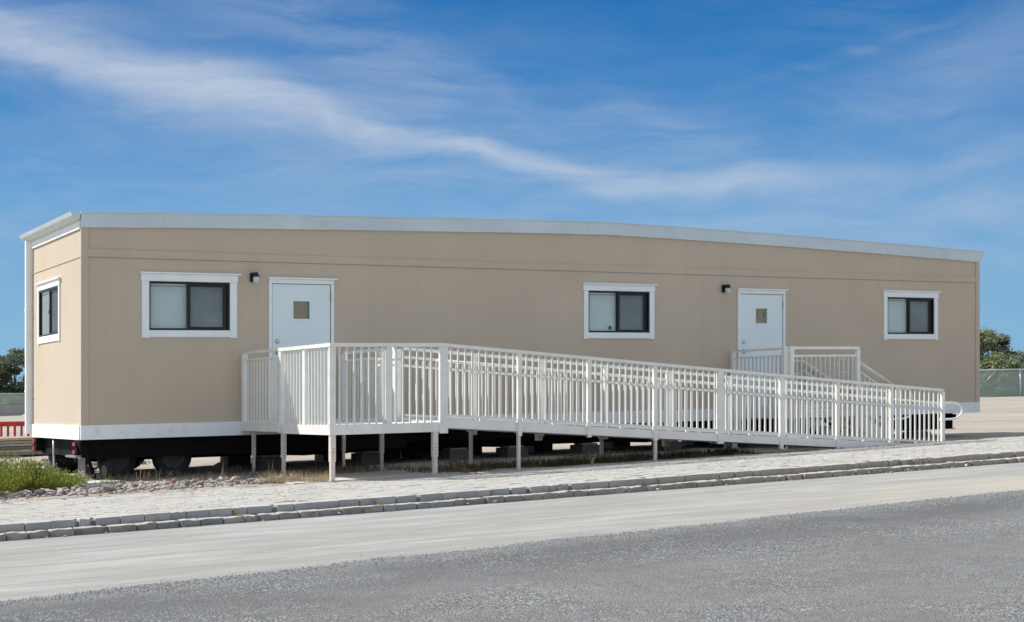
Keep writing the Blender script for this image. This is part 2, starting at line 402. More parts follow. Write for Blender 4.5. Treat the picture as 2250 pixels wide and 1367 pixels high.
def asphalt_mat():
    m, t, b = mat('worn_asphalt')
    isl = t.new('ShaderNodeTexVoronoi'); t.l.new(t.site, isl.inputs['Vector']); isl.inputs['Scale'].default_value = 78
    g = t.new('ShaderNodeSeparateColor'); t.l.new(isl.outputs['Color'], g.inputs[0])
    n1 = t.noise(t.mapping(t.site, sc=(.35, 1, 1)), .7, 5, .6); n2 = t.noise(t.site, 22, 6, .7); n3 = t.noise(t.site, 6, 5, .6)
    ea = t.new('ShaderNodeAttribute', attribute_name='edge').outputs['Fac']
    ed = t.m('ADD', ea, t.m('MULTIPLY', t.m('SUBTRACT', n3, .5), .35))
    c = t.mix(t.rng(n1, .3, .7), (.170, .164, .150), (.218, .210, .193))
    c = t.mix(t.rng(ed, .0, .38, .75, 0), c, (.29, .29, .28))
    dk = t.m('MULTIPLY', t.rng(ed, .3, .6), t.rng(ed, 1.1, 2.3, 1, 0)); c = t.mix(t.m('MULTIPLY', dk, .85), c, (.116, .113, .108))
    cz = t.rng(t.noise(t.site, .9, 4, .6), .40, .62, .18, 1.0)
    c = t.mix(t.m('MULTIPLY', cz, t.rng(g.outputs[0], .78, .93, 0, 1.0)), c, (.46, .46, .45))
    c = t.mix(t.m('MULTIPLY', cz, t.rng(g.outputs[1], .82, .90, 0, 1.0)), c, (.03, .03, .03))
    c = t.mix(t.rng(n2, .55, .75, 0, .35), c, (.28, .275, .265))
    c = t.mix(t.rng(n3, .58, .4, 0, .2), c, (.08, .08, .085))
    trk = t.noise(t.mapping(t.site, rot=(0, 0, .06), sc=(.04, 1, 1)), 1.1, 4, .6); pat = t.noise(t.site, .55, 6, .62)
    c = t.mix(t.rng(trk, .42, .62, 0, .28), c, (.14, .14, .14)); c = t.mix(t.rng(pat, .52, .66, 0, .30), c, (.26, .258, .25))
    t.put(b.inputs['Base Color'], c); b.inputs['Roughness'].default_value = .85; b.inputs['Specular IOR Level'].default_value = .3
    h = t.m('ADD', t.m('MULTIPLY', isl.outputs['Distance'], -1.2), n2); bump(t, b, h, .007)
    return m
M_ASPHALT = asphalt_mat()
def rock_mat(name='rubble_rock', pal=((.17, .16, .15), (.40, .36, .32), (.44, .33, .27), (.22, .24, .26))):
    m, t, b = mat(name)
    oi = t.new('ShaderNodeObjectInfo').outputs['Random']
    cr = t.new('ShaderNodeValToRGB'); t.l.new(oi, cr.inputs[0]); e = cr.color_ramp.elements
    e[0].position = 0; e[0].color = pal[0] + (1,); e[1].position = 1; e[1].color = pal[3] + (1,)
    for p, c in ((.35, pal[1]), (.7, pal[2])): q = e.new(p); q.color = c + (1,)
    n = t.noise(t.pos, 22, 6, .7)
    c = t.mix(t.rng(n, .4, .7, 0, .4), cr.outputs[0], (.58, .55, .51))
    t.put(b.inputs['Base Color'], c); b.inputs['Roughness'].default_value = .9; bump(t, b, n, .01); return m
M_ROCK = rock_mat()
def leaf_mat(name, c1, c2, c3=None, sc=2.5):
    m, t, b = mat(name)
    isl = t.new('ShaderNodeNewGeometry').outputs['Random Per Island']
    n = t.noise(t.pos, sc, 3)
    c = t.mix(isl, c1, c2); c = t.mix(t.rng(n, .4, .65, 0, .6), c, c3 or c1)
    t.put(b.inputs['Base Color'], c); b.inputs['Roughness'].default_value = .6; b.inputs['Specular IOR Level'].default_value = .3
    tl = t.new('ShaderNodeBsdfTranslucent'); t.put(tl.inputs[0], c); mx = t.new('ShaderNodeMixShader'); mx.inputs[0].default_value = .3
    t.l.new(b.outputs[0], mx.inputs[1]); t.l.new(tl.outputs[0], mx.inputs[2]); t.l.new(mx.outputs[0], t.n['Material Output'].inputs[0])
    return m
M_LEAFD = leaf_mat('dark_tree_leaves', (.06, .085, .045), (.14, .17, .10), (.17, .185, .13))
M_LEAFM = leaf_mat('mid_green_leaves', (.18, .215, .10), (.31, .34, .18), (.13, .165, .085))
M_LEAFL = leaf_mat('light_green_leaves', (.18, .215, .10), (.28, .30, .15), (.14, .17, .08))
M_SHRUB = leaf_mat('shrub_leaves', (.18, .235, .03), (.38, .37, .055), (.065, .11, .018), 4)
M_DRY = leaf_mat('dry_grass_blades', (.40, .30, .17), (.56, .45, .28), (.30, .22, .12), 9)
M_COVER = leaf_mat('low_weeds', (.10, .10, .045), (.17, .14, .07), (.11, .05, .028), 6)
M_PALE = leaf_mat('pale_dry_stems', (.55, .52, .42), (.62, .58, .46))
M_BARK = simple('grey_bark', (.13, .11, .095), .9, var=.25, scale=6)
M_LITTER = leaf_mat('brown_leaf_litter', (.22, .13, .06), (.34, .23, .12), (.10, .065, .04), 3)

# ================================================================== THE SETTING
def ghash(u, w, s): return noise.noise(Vector((u*s, w*s, 3.3)))
def ground_h(u, w):
    g = G(u)
    if w > 3.30:
        k = min(1, (w-3.30)/.08)
        far = min(1, max(0, (w-34)/2))
        return g - .30*k*(1-far) - .12*far
    near = 1 if -6 < w else 0
    d = GD(u); k = max(0, min(1, (w-2.75)/.5)); k = k*k*(3-2*k); g = d*(1-k) + g*k
    if w < -7:
        q = min(1, (-7-w)/35); q = q*q*(3-2*q); g = g*(1-q) + q*(G(u) + (.10 if u > 20 else 0))
    h = g - .006 + .022*ghash(u, w, 1.1) + .012*ghash(u, w, 4.)
    if w < -8: h += .10*ghash(u, w, .16)*min(1, (-8-w)/10)
    return h
def axis(fine0, fine1, step, far, grow=1.35):
    a = []; x = fine0
    while x <= fine1 + 1e-6: a.append(x); x += step
    d = step; x = a[-1]
    while x < far: d *= grow; x += d; a.append(x)
    d = step; x = a[0]
    while x > -far: d *= grow; x -= d; a.insert(0, x)
    return a
def sheet(name, us, ws, hf, m, kind='structure', smooth=True):
    v = [W(u, w, hf(u, w)) for u in us for w in ws]; nw = len(ws)
    f = [(i*nw+j, i*nw+j+1, (i+1)*nw+j+1, (i+1)*nw+j) for i in range(len(us)-1) for j in range(nw-1)]
    me = bpy.data.meshes.new(name); me.from_pydata([tuple(p) for p in v], [], f)
    bm = bmesh.new(); bm.from_mesh(me)
    for q in bm.faces:
        if q.normal.z < 0: q.normal_flip()
    bm.to_mesh(me); bm.free()
    if smooth: me.polygons.foreach_set('use_smooth', [True]*len(me.polygons))
    me.materials.append(m); o = bpy.data.objects.new(name, me); COL.objects.link(o); POS[name] = Vector((0, 0, 0))
    if kind: o['kind'] = kind
    return o
gu = axis(-8, 24, .2, 1500); gw = axis(-14, 3.2, .2, 1500)
gw = sorted(set([round(x, 4) for x in gw if x < 3.29] + [3.30, 3.38, 5, 34, 36] + [x for x in gw if x > 36]))
sheet('ground', gu, gw, ground_h, M_GROUND)

LU = [-90, -40, -14] + [-14+.5*i for i in range(1, 76)] + [24, 50, 110]
LU = sorted(set(LU))
# sidewalk: bedding sheet, real pavers on it
side = sheet('sidewalk', LU, [3.36, 6.52], lambda u, w: G(u) - .012, M_JOINT)
def grid_pavers():
    mb = MB(); rnd = random.Random(3)
    r = 0; w = 3.37
    while w < 6.5:
        u = -6 + (.1 if r % 2 else 0)
        while u < 17:
            dz = rnd.gauss(0, .0009) + .004*noise.noise(Vector((u*.7, w*.7, 1))); tl = rnd.gauss(0, .0007)
            # the back edge is eaten away by sand
            if not (w < 3.48 and rnd.random() < .25) and rnd.random() > .006:
                a, b_, c, d = u+.003, u+.197, w+.003, min(w+.097, 6.515)
                z0 = -.03; g = lambda q: G(q)
                mb.quadbox([W(a, c, g(a)+z0), W(b_, c, g(b_)+z0), W(b_, d, g(b_)+z0), W(a, d, g(a)+z0),
                            W(a, c, g(a)+dz+tl), W(b_, c, g(b_)+dz-tl), W(b_, d, g(b_)+dz-tl), W(a, d, g(a)+dz+tl)])
            u += .2
        w += .1; r += 1
    o = mb.build('paver', M_PAVER, side, fix=True); o['kind'] = 'stuff'
    return o
grid_pavers()
# road: the dusty shoulder below, the asphalt layer with its broken edge on top
def road_edge(u):
    e = 11.32 - .115*(u+3.4) + .004*(u+3.4)**2*(.35) if u < 12 else 10.46
    if u < -3.4: e = 11.32
    return e
sheet('road_shoulder', LU, [6.6, 9, 12.5], lambda u, w: G(u) - KB, M_SHOULDER)
def asphalt():
    us = [-90, -40] + [-14+.06*i for i in range(634)] + [24.5, 50, 110]
    vs = []; n = 7; ws_off = [0, .03, .35, 1.5, 4, 9, 22.5]
    rows = []
    for u in us:
        e = road_edge(u) + .10*noise.noise(Vector((u*1.1, 0, 0))) + .05*noise.noise(Vector((u*5, 4, 0))) + .035*noise.noise(Vector((u*16, 9, 0)))
        row = []
        for k, o_ in enumerate(ws_off):
            z = G(u) - KB + (.0005 if k == 0 else .012) + (.012 if k > 2 else 0) + (.03 if k > 4 else 0)
            row.append(W(u, e+o_ if k < 6 else 33, z))
        rows.append(row)
    v = [tuple(p) for r in rows for p in r]
    f = [(i*n+j, i*n+j+1, (i+1)*n+j+1, (i+1)*n+j) for i in range(len(us)-1) for j in range(n-1)]
    me = bpy.data.meshes.new('road'); me.from_pydata(v, [], f)
    bm = bmesh.new(); bm.from_mesh(me)
    for q in bm.faces:
        if q.normal.z < 0: q.normal_flip()
    bm.to_mesh(me); bm.free(); me.materials.append(M_ASPHALT)
    at = me.attributes.new('edge', 'FLOAT', 'POINT'); at.data.foreach_set('value', [min(e_, 20.) for _ in us for e_ in ws_off])
    o = bpy.data.objects.new('road', me); COL.objects.link(o); POS['road'] = Vector((0, 0, 0)); o['kind'] = 'structure'
    return o
road = asphalt()
# loose chippings along the broken asphalt edge
def chips():
    mb = MB(); rnd = random.Random(11)
    for i in range(7500):
        u = rnd.uniform(-5, 10.5); e = road_edge(u) + .10*noise.noise(Vector((u*1.1, 0, 0)))
        d = rnd.gauss(.16, .12) if rnd.random() < .93 else rnd.uniform(-.35, 1.2)
        s_ = rnd.uniform(.004, .009) * (1 if rnd.random() < .9 else 1.4) * (.7 if d < 0 else 1)
        z = G(u) - KB + (.014 if d > 0 else .002)
        c = W(u, e+d, z+s_*.3); a = rnd.uniform(0, 6.28)
        b = len(mb.v)
        for k in range(4):
            t = a+k*1.571+rnd.uniform(-.4, .4); mb.v.append(c + Vector((math.cos(t)*s_, math.sin(t)*s_, rnd.uniform(-.3, .3)*s_)))
        mb.v.append(c + Vector((0, 0, s_*rnd.uniform(.6, 1))))
        for k in range(4): mb.f.append((b+k, b+(k+1) % 4, b+4))
    m = simple('road_chippings', (.27, .27, .265), .85, var=.55, scale=60)
    o = mb.build('loose_gravel', m, fix=False)
    tag(o, 'loose grey chippings strewn along the broken asphalt edge', 'gravel', kind='stuff')
chips()

# kerb: mortar bed + two courses of stones
def kerb():
    us = LU; mb = MB()
    for a, b_ in zip(us[:-1], us[1:]):
        if a < -40 or b_ > 50: continue
        zf = lambda u: G(u)
        mb.box(a, b_, 6.50, 6.62, -.30, -.022, zf=zf)
        mb.box(a, b_, 6.62, 6.775, -.30, -.083, zf=zf)
    k = mb.build('kerb', simple('kerb_mortar', (.24, .215, .18), .95, var=.25, scale=14, bmp=.01), origin=Vector((0, 0, 0))); k['kind'] = 'structure'
    rnd = random.Random(21)
    def stone(name, L, D, H, rough, m, seed):
        r = random.Random(seed); bm = bmesh.new(); bmesh.ops.create_cube(bm, size=1)
        for v in bm.verts: v.co = Vector((v.co.x*L, v.co.y*D, v.co.z*H))
        bmesh.ops.bevel(bm, geom=bm.edges[:], offset=.003+rough*.004, segments=1, affect='EDGES')
        if rough > .4:
            bmesh.ops.subdivide_edges(bm, edges=[e for e in bm.edges if e.calc_length() > L*.6], cuts=2)
        for v in bm.verts: v.co += Vector([r.gauss(0, 1) for _ in range(3)])*.0018*(rough*1.7+.1)
        me = bpy.data.meshes.new(name); bmesh.ops.triangulate(bm, faces=bm.faces[:]); bm.to_mesh(me); bm.free(); me.materials.append(m)
        return me
    up = [(L, stone('kerb_stone', L-.006, .13, .086, r_, M_KERB, i)) for i, (L, r_) in enumerate([(.245, .1), (.25, .3), (.19, .2), (.245, .5), (.28, .1), (.16, .6), (.23, 1.3), (.12, 1.5)])]
    lo = [(L, stone('kerb_stone', L-.008, .17, .074, r_, M_KERB2, 40+i)) for i, (L, r_) in enumerate([(.25, .6), (.20, .9), (.16, 1.), (.28, .7), (.24, 1.3), (.12, 1.4), (.22, .5)])]
    for course, meshes, wc, zc in (('u', up, 6.575, -.040), ('l', lo, 6.725, -.113)):
        u = -5.5
        while u < 15.5:
            if course == 'u' and 8.3 < u < 9.8: L, me = rnd.choice(meshes[5:])
            elif course == 'u': L, me = rnd.choice(meshes[:5] if rnd.random() < .8 else meshes[5:])
            else: L, me = rnd.choice(meshes)
            uc = u+L/2
            brk = .7 if (course == 'u' and 8.3 < u < 9.8) else .02 if course == 'u' else .15
            o = inst('kerb_stone', me, W(uc, wc+rnd.gauss(0, .006)*(1+brk), G(uc)+zc+rnd.gauss(0, .0015)*(1+5*brk)), k,
                     rot=(rnd.gauss(0, .012)*(1+4*brk), -math.atan(.0155+SH*CA)+rnd.gauss(0, .006)*(1+4*brk), ANG+rnd.gauss(0, .01)*(1+4*brk)))
            if rnd.random() < .5: o.scale = (-1, 1, 1)
            u += L + (rnd.uniform(-.003, .004) if rnd.random() < .85 else rnd.uniform(.02, .05))
kerb()
# concrete pad the first deck stands on
mb = MB(); mb.box(1.9, 4.35, 1.95, 3.355, -.10, .006, zf=G)
o = mb.build('concrete_pad', M_SLAB); tag(o, kind='structure')

# ================================================================== TRAILER
TL, TD = 18.0, 3.12          # length, depth
RID = 9.05
RZ = [(0, 0), (1.48, .049), (2.9, .092), (4.8, .137), (6.9, .188), (8.1, .209), (9.05, .222), (10.1, .209), (11.6, .180), (13.1, .146), (14.9, .100), (18.0, .003)]
def roof_z(u):
    u = max(0, min(18, u))
    for (a, p), (b, q) in zip(RZ[:-1], RZ[1:]):
        if a <= u <= b: return p + (q-p)*(u-a)/(b-a)
    return 0   # extra height at u over the ends
T = thing('office_trailer', W(9, -1.5, -1.0), 'long tan mobile office trailer with white doors, standing on wheels and block piers', 'trailer')
Pf = lambda a, d, z: W(a, d, z)               # front wall: a along, d outwards
Pe = lambda a, d, z: W(-d, a, z)              # left end wall
WIN = [(.985, 2.206, 1.057, 1.768), (8.601, 9.872, 1.057, 1.768), (15.495, 16.734, 1.057, 1.768)]
WMU = [1.582, 9.229, 16.084]
DOORS = [(2.877, 3.842, -.285, 1.772), (11.880, 12.882, -.285, 1.772)]
def holed(xs0, xs1, z0, z1, holes, P, th=.10):
    mb = MB(); xs = sorted({xs0, xs1} | {h[0] for h in holes} | {h[1] for h in holes}); zs = sorted({z0, z1} | {h[2] for h in holes if h[2] > z0} | {h[3] for h in holes})
    def solid(x, z): return not any(h[0] < x < h[1] and h[2] < z < h[3] for h in holes) and xs0 < x < xs1 and z0 < z < z1
    def q(a, b, c, d): i = len(mb.v); mb.v += [a, b, c, d]; mb.f.append((i, i+1, i+2, i+3))
    for a, b in zip(xs[:-1], xs[1:]):
        for c, d in zip(zs[:-1], zs[1:]):
            if not solid((a+b)/2, (c+d)/2): continue
            q(P(a, 0, c), P(b, 0, c), P(b, 0, d), P(a, 0, d)); q(P(b, -th, c), P(a, -th, c), P(a, -th, d), P(b, -th, d))
            for (x, s_) in ((a, -1), (b, 1)):
                if not solid(x+s_*.001, (c+d)/2): q(P(x, 0, c), P(x, 0, d), P(x, -th, d), P(x, -th, c))
            for (z, s_) in ((c, -1), (d, 1)):
                if not solid((a+b)/2, z+s_*.001): q(P(a, 0, z), P(b, 0, z), P(b, -th, z), P(a, -th, z))
    me_b = mb
    return me_b
def weld_build(mb, name, m, parent):
    o = mb.build(name, m, parent, fix=False); bm = bmesh.new(); bm.from_mesh(o.data)
    bmesh.ops.remove_doubles(bm, verts=bm.verts[:], dist=.0005); bmesh.ops.recalc_face_normals(bm, faces=bm.faces[:]); bm.to_mesh(o.data); bm.free(); return o
weld_build(holed(0.10, TL-.10, -.313, 2.096, WIN + DOORS, Pf), 'front_wall', M_SIDING, T)
EW = (-2.60, -1.31, 1.06, 1.78)
weld_build(holed(-TD, -.02, -.313, 2.10, [EW], Pe), 'end_wall', M_SIDING, T)
# gable strip above the belt, in two slopes
mb = MB()
mb.prism([(.1, 2.10), (TL-.1, 2.10), (TL-.1, 2.60)] + [(q[0], 2.60+q[1]) for q in RZ[1:-1]][::-1] + [(.1, 2.60)], lambda a, z: W(a, -.004, z), lambda a, z: W(a, -.10, z)); mb.build('gable_wall', M_SIDING, T)
mb = MB(); mb.prism([(-TD, 2.10), (-.02, 2.10), (-.02, 2.62), (-TD, 2.62)], lambda a, z: Pe(a, -.004, z), lambda a, z: Pe(a, -.10, z)); mb.build('end_gable_wall', M_SIDING, T)
MB().box(0, TL, -TD-.0, -TD+.09, -.313, 2.70).build('back_wall', M_SIDING, T)
MB().box(TL-.10, TL, -TD+.09, -.02, -.313, 2.62).build('far_end_wall', M_SIDING, T)
# belt and corner boards (painted like the wall)
MB().box(.101, TL-.101, .0, .014, 2.100, 2.215).build('belt_board', M_SIDING, T)
MB().box(-.004, .10, -.02, .018, -.313, 2.60).build('corner_board', M_SIDING, T)
MB().box(TL-.10, TL+.004, -.02, .018, -.313, 2.60).build('corner_board', M_SIDING, T)
MB().box(-TD, -.022, -.0, .010, 2.094, 2.108, P=Pe).build('drip_flashing', M_SIDING, T)
# vertical battens/joints of the siding sheets: 6 mm cover strips, barely proud
for i in range(1, 15):
    u = i*1.219 + .1
    if any(h[0]-.12 < u < h[1]+.12 for h in WIN+DOORS):
        segs = []
        h = [h for h in WIN+DOORS if h[0]-.12 < u < h[1]+.12][0]
        if h[2] > 0: segs.append((-.313, h[2]-.14))
        segs.append((h[3]+.15, 2.091))
    else: segs = [(-.313, 2.091)]
    for a, b_ in segs: MB().box(u-.009, u+.009, .0, .0012, a, b_).build('joint_strip', M_SIDING, T)
# skirt
MB().box(-.006, TL+.006, -.03, .024, -.521, -.3135).build('skirt_board', M_SKIRT, T)
MB().box(-TD, -.031, 0, .022, -.521, -.3135, P=Pe).build('skirt_board', M_SKIRT, T)
MB().box(TL-.02, TL+.004, -TD, -.031, -.521, -.3135).build('skirt_board', M_SKIRT, T)
MB().box(0, TL-.02, -TD, -TD+.02, -.521, -.3135).build('skirt_board', M_SKIRT, T)
MB().box(.02, TL-.03, -TD+.03, -.04, -.52, -.36).build('floor_deck', M_STEEL, T)
MB().box(.11, TL-.11, -TD+.1, -.11, -.33, -.31).build('floor', M_DARK, T)
# roof: two slopes and the fascia with a folded top edge
mb = MB(); mb.prism([(-.10, 2.66), (0, 2.60), (TL+.08, 2.60), (TL+.08, 2.70)] + [(q[0], 2.705+q[1]) for q in RZ[1:-1]][::-1] + [(-.10, 2.70)], lambda a, z: W(a, -.012, z), lambda a, z: W(a, -TD-.12, z)); mb.build('roof', M_ROOF, T)
rnd = random.Random(5)
def fascia_wob(u): return .006*noise.noise(Vector((u*.8, 2, 0)))
us = [-.006] + [q[0] for q in RZ[1:-1]] + [TL+.02]
mb = MB()
for a, b_ in zip(us[:-1], us[1:]):
    zf = lambda u: roof_z(max(0, min(TL, u))) + fascia_wob(u)
    mb.box(a, b_, -.012, .034, 2.514, 2.722, zf=zf)
mb.build('roof_fascia', M_FASCIA, T)
mb = MB()
for a, b_ in zip(us[:-1], us[1:]): mb.box(a, b_, -.02, .046, 2.722, 2.736, zf=zf)
mb.build('drip_edge', M_FASCIA, T)
mb = MB(); mb.prism([(.0, 2.53), (.10, 2.68), (.10, 2.735), (.0, 2.735)], lambda a, z: W(TL+.02+a, .034, z), lambda a, z: W(TL+.02+a, -TD-.1, z)); mb.build('eave_soffit', M_FASCIA, T)
# left eave: frieze board, gutter, downspout
MB().box(-TD, -.022, 0.0, .02, 2.50, 2.61, P=Pe).build('frieze_board', M_WHITE, T)
gp = [(.02, 2.66), (.025, 2.625), (.085, 2.63), (.135, 2.68), (.155, 2.735), (.145, 2.74), (.122, 2.69), (.078, 2.645), (.035, 2.65), (.03, 2.74), (.02, 2.74)]
mb = MB()
e0, e1 = .03, -TD-.26
mb.prism(gp, lambda d, z: W(-d, e0, z), lambda d, z: W(-d, e1, z)); mb.build('gutter', M_FASCIA, T)
mb = MB(); mb.prism([(.025, 2.64), (.085, 2.632), (.135, 2.682), (.155, 2.738), (.025, 2.738)], lambda d, z: W(-d, e0, z), lambda d, z: W(-d, e0+.004, z)); mb.build('gutter_end_cap', M_FASCIA, T)
MB().box(-TD-.09, -TD-.005, .018, .10, -.47, 2.63, P=Pe).build('downspout', M_WHITE, T)
MB().box(-TD-.02, -TD+.004, .0, .016, -.313, 2.5, P=Pe).build('corner_board', M_WHITE, T)
for z in (.2, 1.5): MB().box(-TD-.10, -TD+.02, .010, .106, z, z+.03, P=Pe).build('downspout_strap', M_WHITE, T)

# windows -----------------------------------------------------------
M_BLINDB = simple('brownish_blind', (.40, .34, .30), .6, var=.1)
def window(P, a0, a1, z0, z1, mu, ta0, ta1, dark=False, lock=False):
    if dark:        # this unit is set shallower
        P0 = P; P = lambda a, d, z: P0(a, d*.4 if d < 0 else d*.8, z)
    fr = MB(); t = .026
    fr.box(a0, a1, -.07, .012, z1-t, z1, P=P); fr.box(a0, a1, -.07, .012, z0, z0+t, P=P)
    fr.box(a0, a0+t*.7, -.07, .012, z0+t, z1-t, P=P); fr.box(a1-t*1.1, a1, -.07, .012, z0+t, z1-t, P=P)
    wd = fr.build('window', M_BLACK, T)
    def tr(*c): return MB().box(*c, P=P).build('trim_board', M_WHITE, wd, bevel=.003)
    tr(ta0-.012, ta1+.012, .0, .030, z1+.004, 1.880)                       # head
    MB().box(ta0-.03, ta1+.05, .0, .062, 1.881, 1.903, P=P).build('drip_cap', M_WHITE, wd, bevel=.003)
    tr(ta0, a0-.003, .0, .024, .941, z1+.002); tr(a1+.003, ta1, .0, .024, .941, z1+.002)
    tr(a0-.002, a1+.002, .0, .020, .953, z0-.003)
    MB().box(mu-.022, mu+.022, -.055, .004, z0+t, z1-t, P=P).build('meeting_rail', M_BLACK, wd)
    # sliding sash on the right: thicker dark frame
    s = MB(); sa0, sa1 = mu+.023, a1-t*1.1-.001; k = .022
    s.box(sa0, sa1, -.05, -.02, z1-t-k-.01, z1-t-.001, P=P); s.box(sa0, sa1, -.05, -.02, z0+t+.001, z0+t+k, P=P)
    s.box(sa1-.055, sa1, -.05, -.02, z0+t+k, z1-t-k-.01, P=P); s.box(sa0, sa0+.006, -.05, -.02, z0+t+k, z1-t-k-.01, P=P)
    s.build('sash', M_BLACK, wd)
    MB().box(a0+t*.7, mu-.022, -.034, -.030, z0+t, z1-t, P=P).build('pane', M_GLASS, wd)
    MB().box(sa0+.006, sa1-.055, -.044, -.040, z0+t+k, z1-t-k-.01, P=P).build('pane', M_GLASS, wd)
    sc = MB(); i = 0; sc.v += [P(sa0+.006, -.026, z0+t+k), P(sa1-.055, -.026, z0+t+k), P(sa1-.055, -.026, z1-t-k-.01), P(sa0+.006, -.026, z1-t-k-.01)]; sc.f.append((0, 1, 2, 3))
    sc.build('insect_screen', M_SCREEN, wd, fix=False)
    # blind: head rail and tilted slats
    MB().box(a0+.02, a1-.02, -.090, -.072, z1-.052, z1-.028, P=P).build('blind_rail', M_WHITE, wd)
    bl = MB(); z = z0+.012
    while z < z1-.075:
        a = [(a0+.022, -.080, z+.0225), (a1-.03, -.080, z+.0225), (a1-.03, -.067, z), (a0+.022, -.067, z)]
        b = len(bl.v); bl.v += [P(*q) for q in a]; bl.f.append((b, b+1, b+2, b+3)); z += .0212
    bl.build('blind', M_BLINDB if dark else M_BLIND, wd, fix=False)
    if lock: MB().disc_stack(P(mu-.14, -.062, z0+.085), P(0, 1, 0)-P(0, 0, 0), [(0, .03), (.008, .032), (.014, .02)], 12).build('blind_cord_knob', M_BLACK, wd)
    MB().box(mu-.03, mu-.018, .004, .012, (z0+z1)/2-.03, (z0+z1)/2+.03, P=P).build('latch', M_BLACK, wd)
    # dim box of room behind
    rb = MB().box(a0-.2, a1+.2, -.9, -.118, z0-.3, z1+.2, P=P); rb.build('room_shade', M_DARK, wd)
    return wd
window(Pf, *WIN[0], WMU[0], .874, 2.320)
window(Pf, *WIN[1], WMU[1], 8.508, 9.975, lock=True)
window(Pf, *WIN[2], WMU[2], 15.400, 16.840)
ew = window(Pe, *EW, -1.93, -2.68, -1.235, dark=True)

# doors -------------------------------------------------------------
def door(a0, a1, z0, z1, note):
    MB().box(a0-.052, a0-.003, 0, .030, -.31, z1+.004, P=Pf).build('door_trim', M_WHITE, T, bevel=.003)
    MB().box(a1+.003, a1+.052, 0, .030, -.31, z1+.004, P=Pf).build('door_trim', M_WHITE, T, bevel=.003)
    MB().box(a0-.052, a1+.052, 0, .034, z1+.006, z1+.070, P=Pf).build('door_trim', M_WHITE, T, bevel=.003)
    MB().box(a0-.065, a1+.09, 0, .070, z1+.071, z1+.096, P=Pf).build('drip_cap', M_WHITE, T, bevel=.003)
    MB().box(a0-.002, a1+.002, -.02, .045, -.31, -.286, P=Pf).build('threshold', M_ALU, T)
    cx = (a0+a1)/2; wx0, wx1, wz0, wz1 = cx-.137+.0, cx+.130, 1.240, 1.509
    D = weld_build(holed(a0+.008, a1-.012, z0+.004, z1-.006, [(wx0, wx1, wz0, wz1)], lambda a, d, z: Pf(a, d+.012, z), .045), 'door', M_DOOR, T)
    # dark gap behind the leaf edges
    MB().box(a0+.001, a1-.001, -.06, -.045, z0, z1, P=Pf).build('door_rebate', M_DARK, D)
    fr = MB(); k = .022
    fr.box(wx0-k, wx1+k, .0125, .020, wz1, wz1+k, P=Pf).box(wx0-k, wx1+k, .0125, .020, wz0-k-.012, wz0, P=Pf).box(wx0-k, wx0, .0125, .020, wz0, wz1, P=Pf).box(wx1, wx1+k, .0125, .020, wz0, wz1, P=Pf)
    fr.build('window_frame', M_DOOR, D)
    MB().box(wx0, wx1, -.012, -.008, wz0, wz1, P=Pf).build('pane', M_GLASS, D)
    MB().box(wx0, wx1-.016, -.026, -.022, wz0, wz1, P=Pf).build('paper_sheet', M_BROWNP, D)
    if note:
        nk = MB(); x = wx0+.06; z = wz1-.04
        nk.box(x, x+.014, -.0215, -.0205, z-.075, z, P=Pf).box(x-.006, x+.030, -.0215, -.0205, z-.115, z-.103, P=Pf).box(x+.036, x+.062, -.0215, -.0205, z-.118, z-.106, P=Pf)
        for j in range(6):
            t0 = -1.1+j*.42; cxx, czz = x+.115, z-.075
            nk.box(cxx+.03*math.cos(t0), cxx+.03*math.cos(t0)+.014, -.0215, -.0205, czz+.055*math.sin(t0), czz+.055*math.sin(t0)+.022, P=Pf)
        nk.box(x+.01, x+.09, -.0215, -.0205, z-.150, z-.146, P=Pf)
        nk.build('ink_marks', M_INK, D)
    ax = Pf(0, 1, 0)-Pf(0, 0, 0)
    MB().disc_stack(Pf(a0+.085, .0125, .893), ax, [(0, .036), (.008, .036), (.016, .028), (.028, .026), (.03, .018)], 20).build('deadbolt', M_CHROME, D)
    h = MB().disc_stack(Pf(a0+.085, .0125, .727), ax, [(0, .042), (.010, .042), (.018, .030), (.045, .016), (.06, .016)], 20).build('door_handle', M_CHROME, D)
    MB().tube([Pf(a0+.085, .062, .727), Pf(a0+.13, .068, .727), Pf(a0+.205, .066, .722)], .010, 8).build('lever', M_CHROME, D)
    for z in (1.585, .66, -.10):
        MB().tube([Pf(a1-.001, .030, z-.055), Pf(a1-.001, .030, z+.055)], .009, 6).build('hinge', M_CHROME, D)
door(*DOORS[0], False); door(*DOORS[1], True)
# wall lamps
for u in (2.56, 11.50):
    mb = MB().box(u-.035, u+.035, 0, .03, 1.79, 1.925).box(u-.030, u+.045, .03, .16, 1.885, 1.925)
    L = mb.build('wall_lamp', M_LAMPB, T, bevel=.006)
    ct = W(u+.03, .105, 1.885)
    MB().disc_stack(ct - Vector((0, 0, .0)), Vector((0, 0, -1)), [(.0, .052), (.02, .052)], 14).build('lamp_collar', M_LAMPB, L)
    MB().disc_stack(ct - Vector((0, 0, .02)), Vector((0, 0, -1)), [(0, .045), (.05, .047), (.085, .040), (.10, .022), (.104, .0)], 14).build('lamp_glass', M_FROST, L)

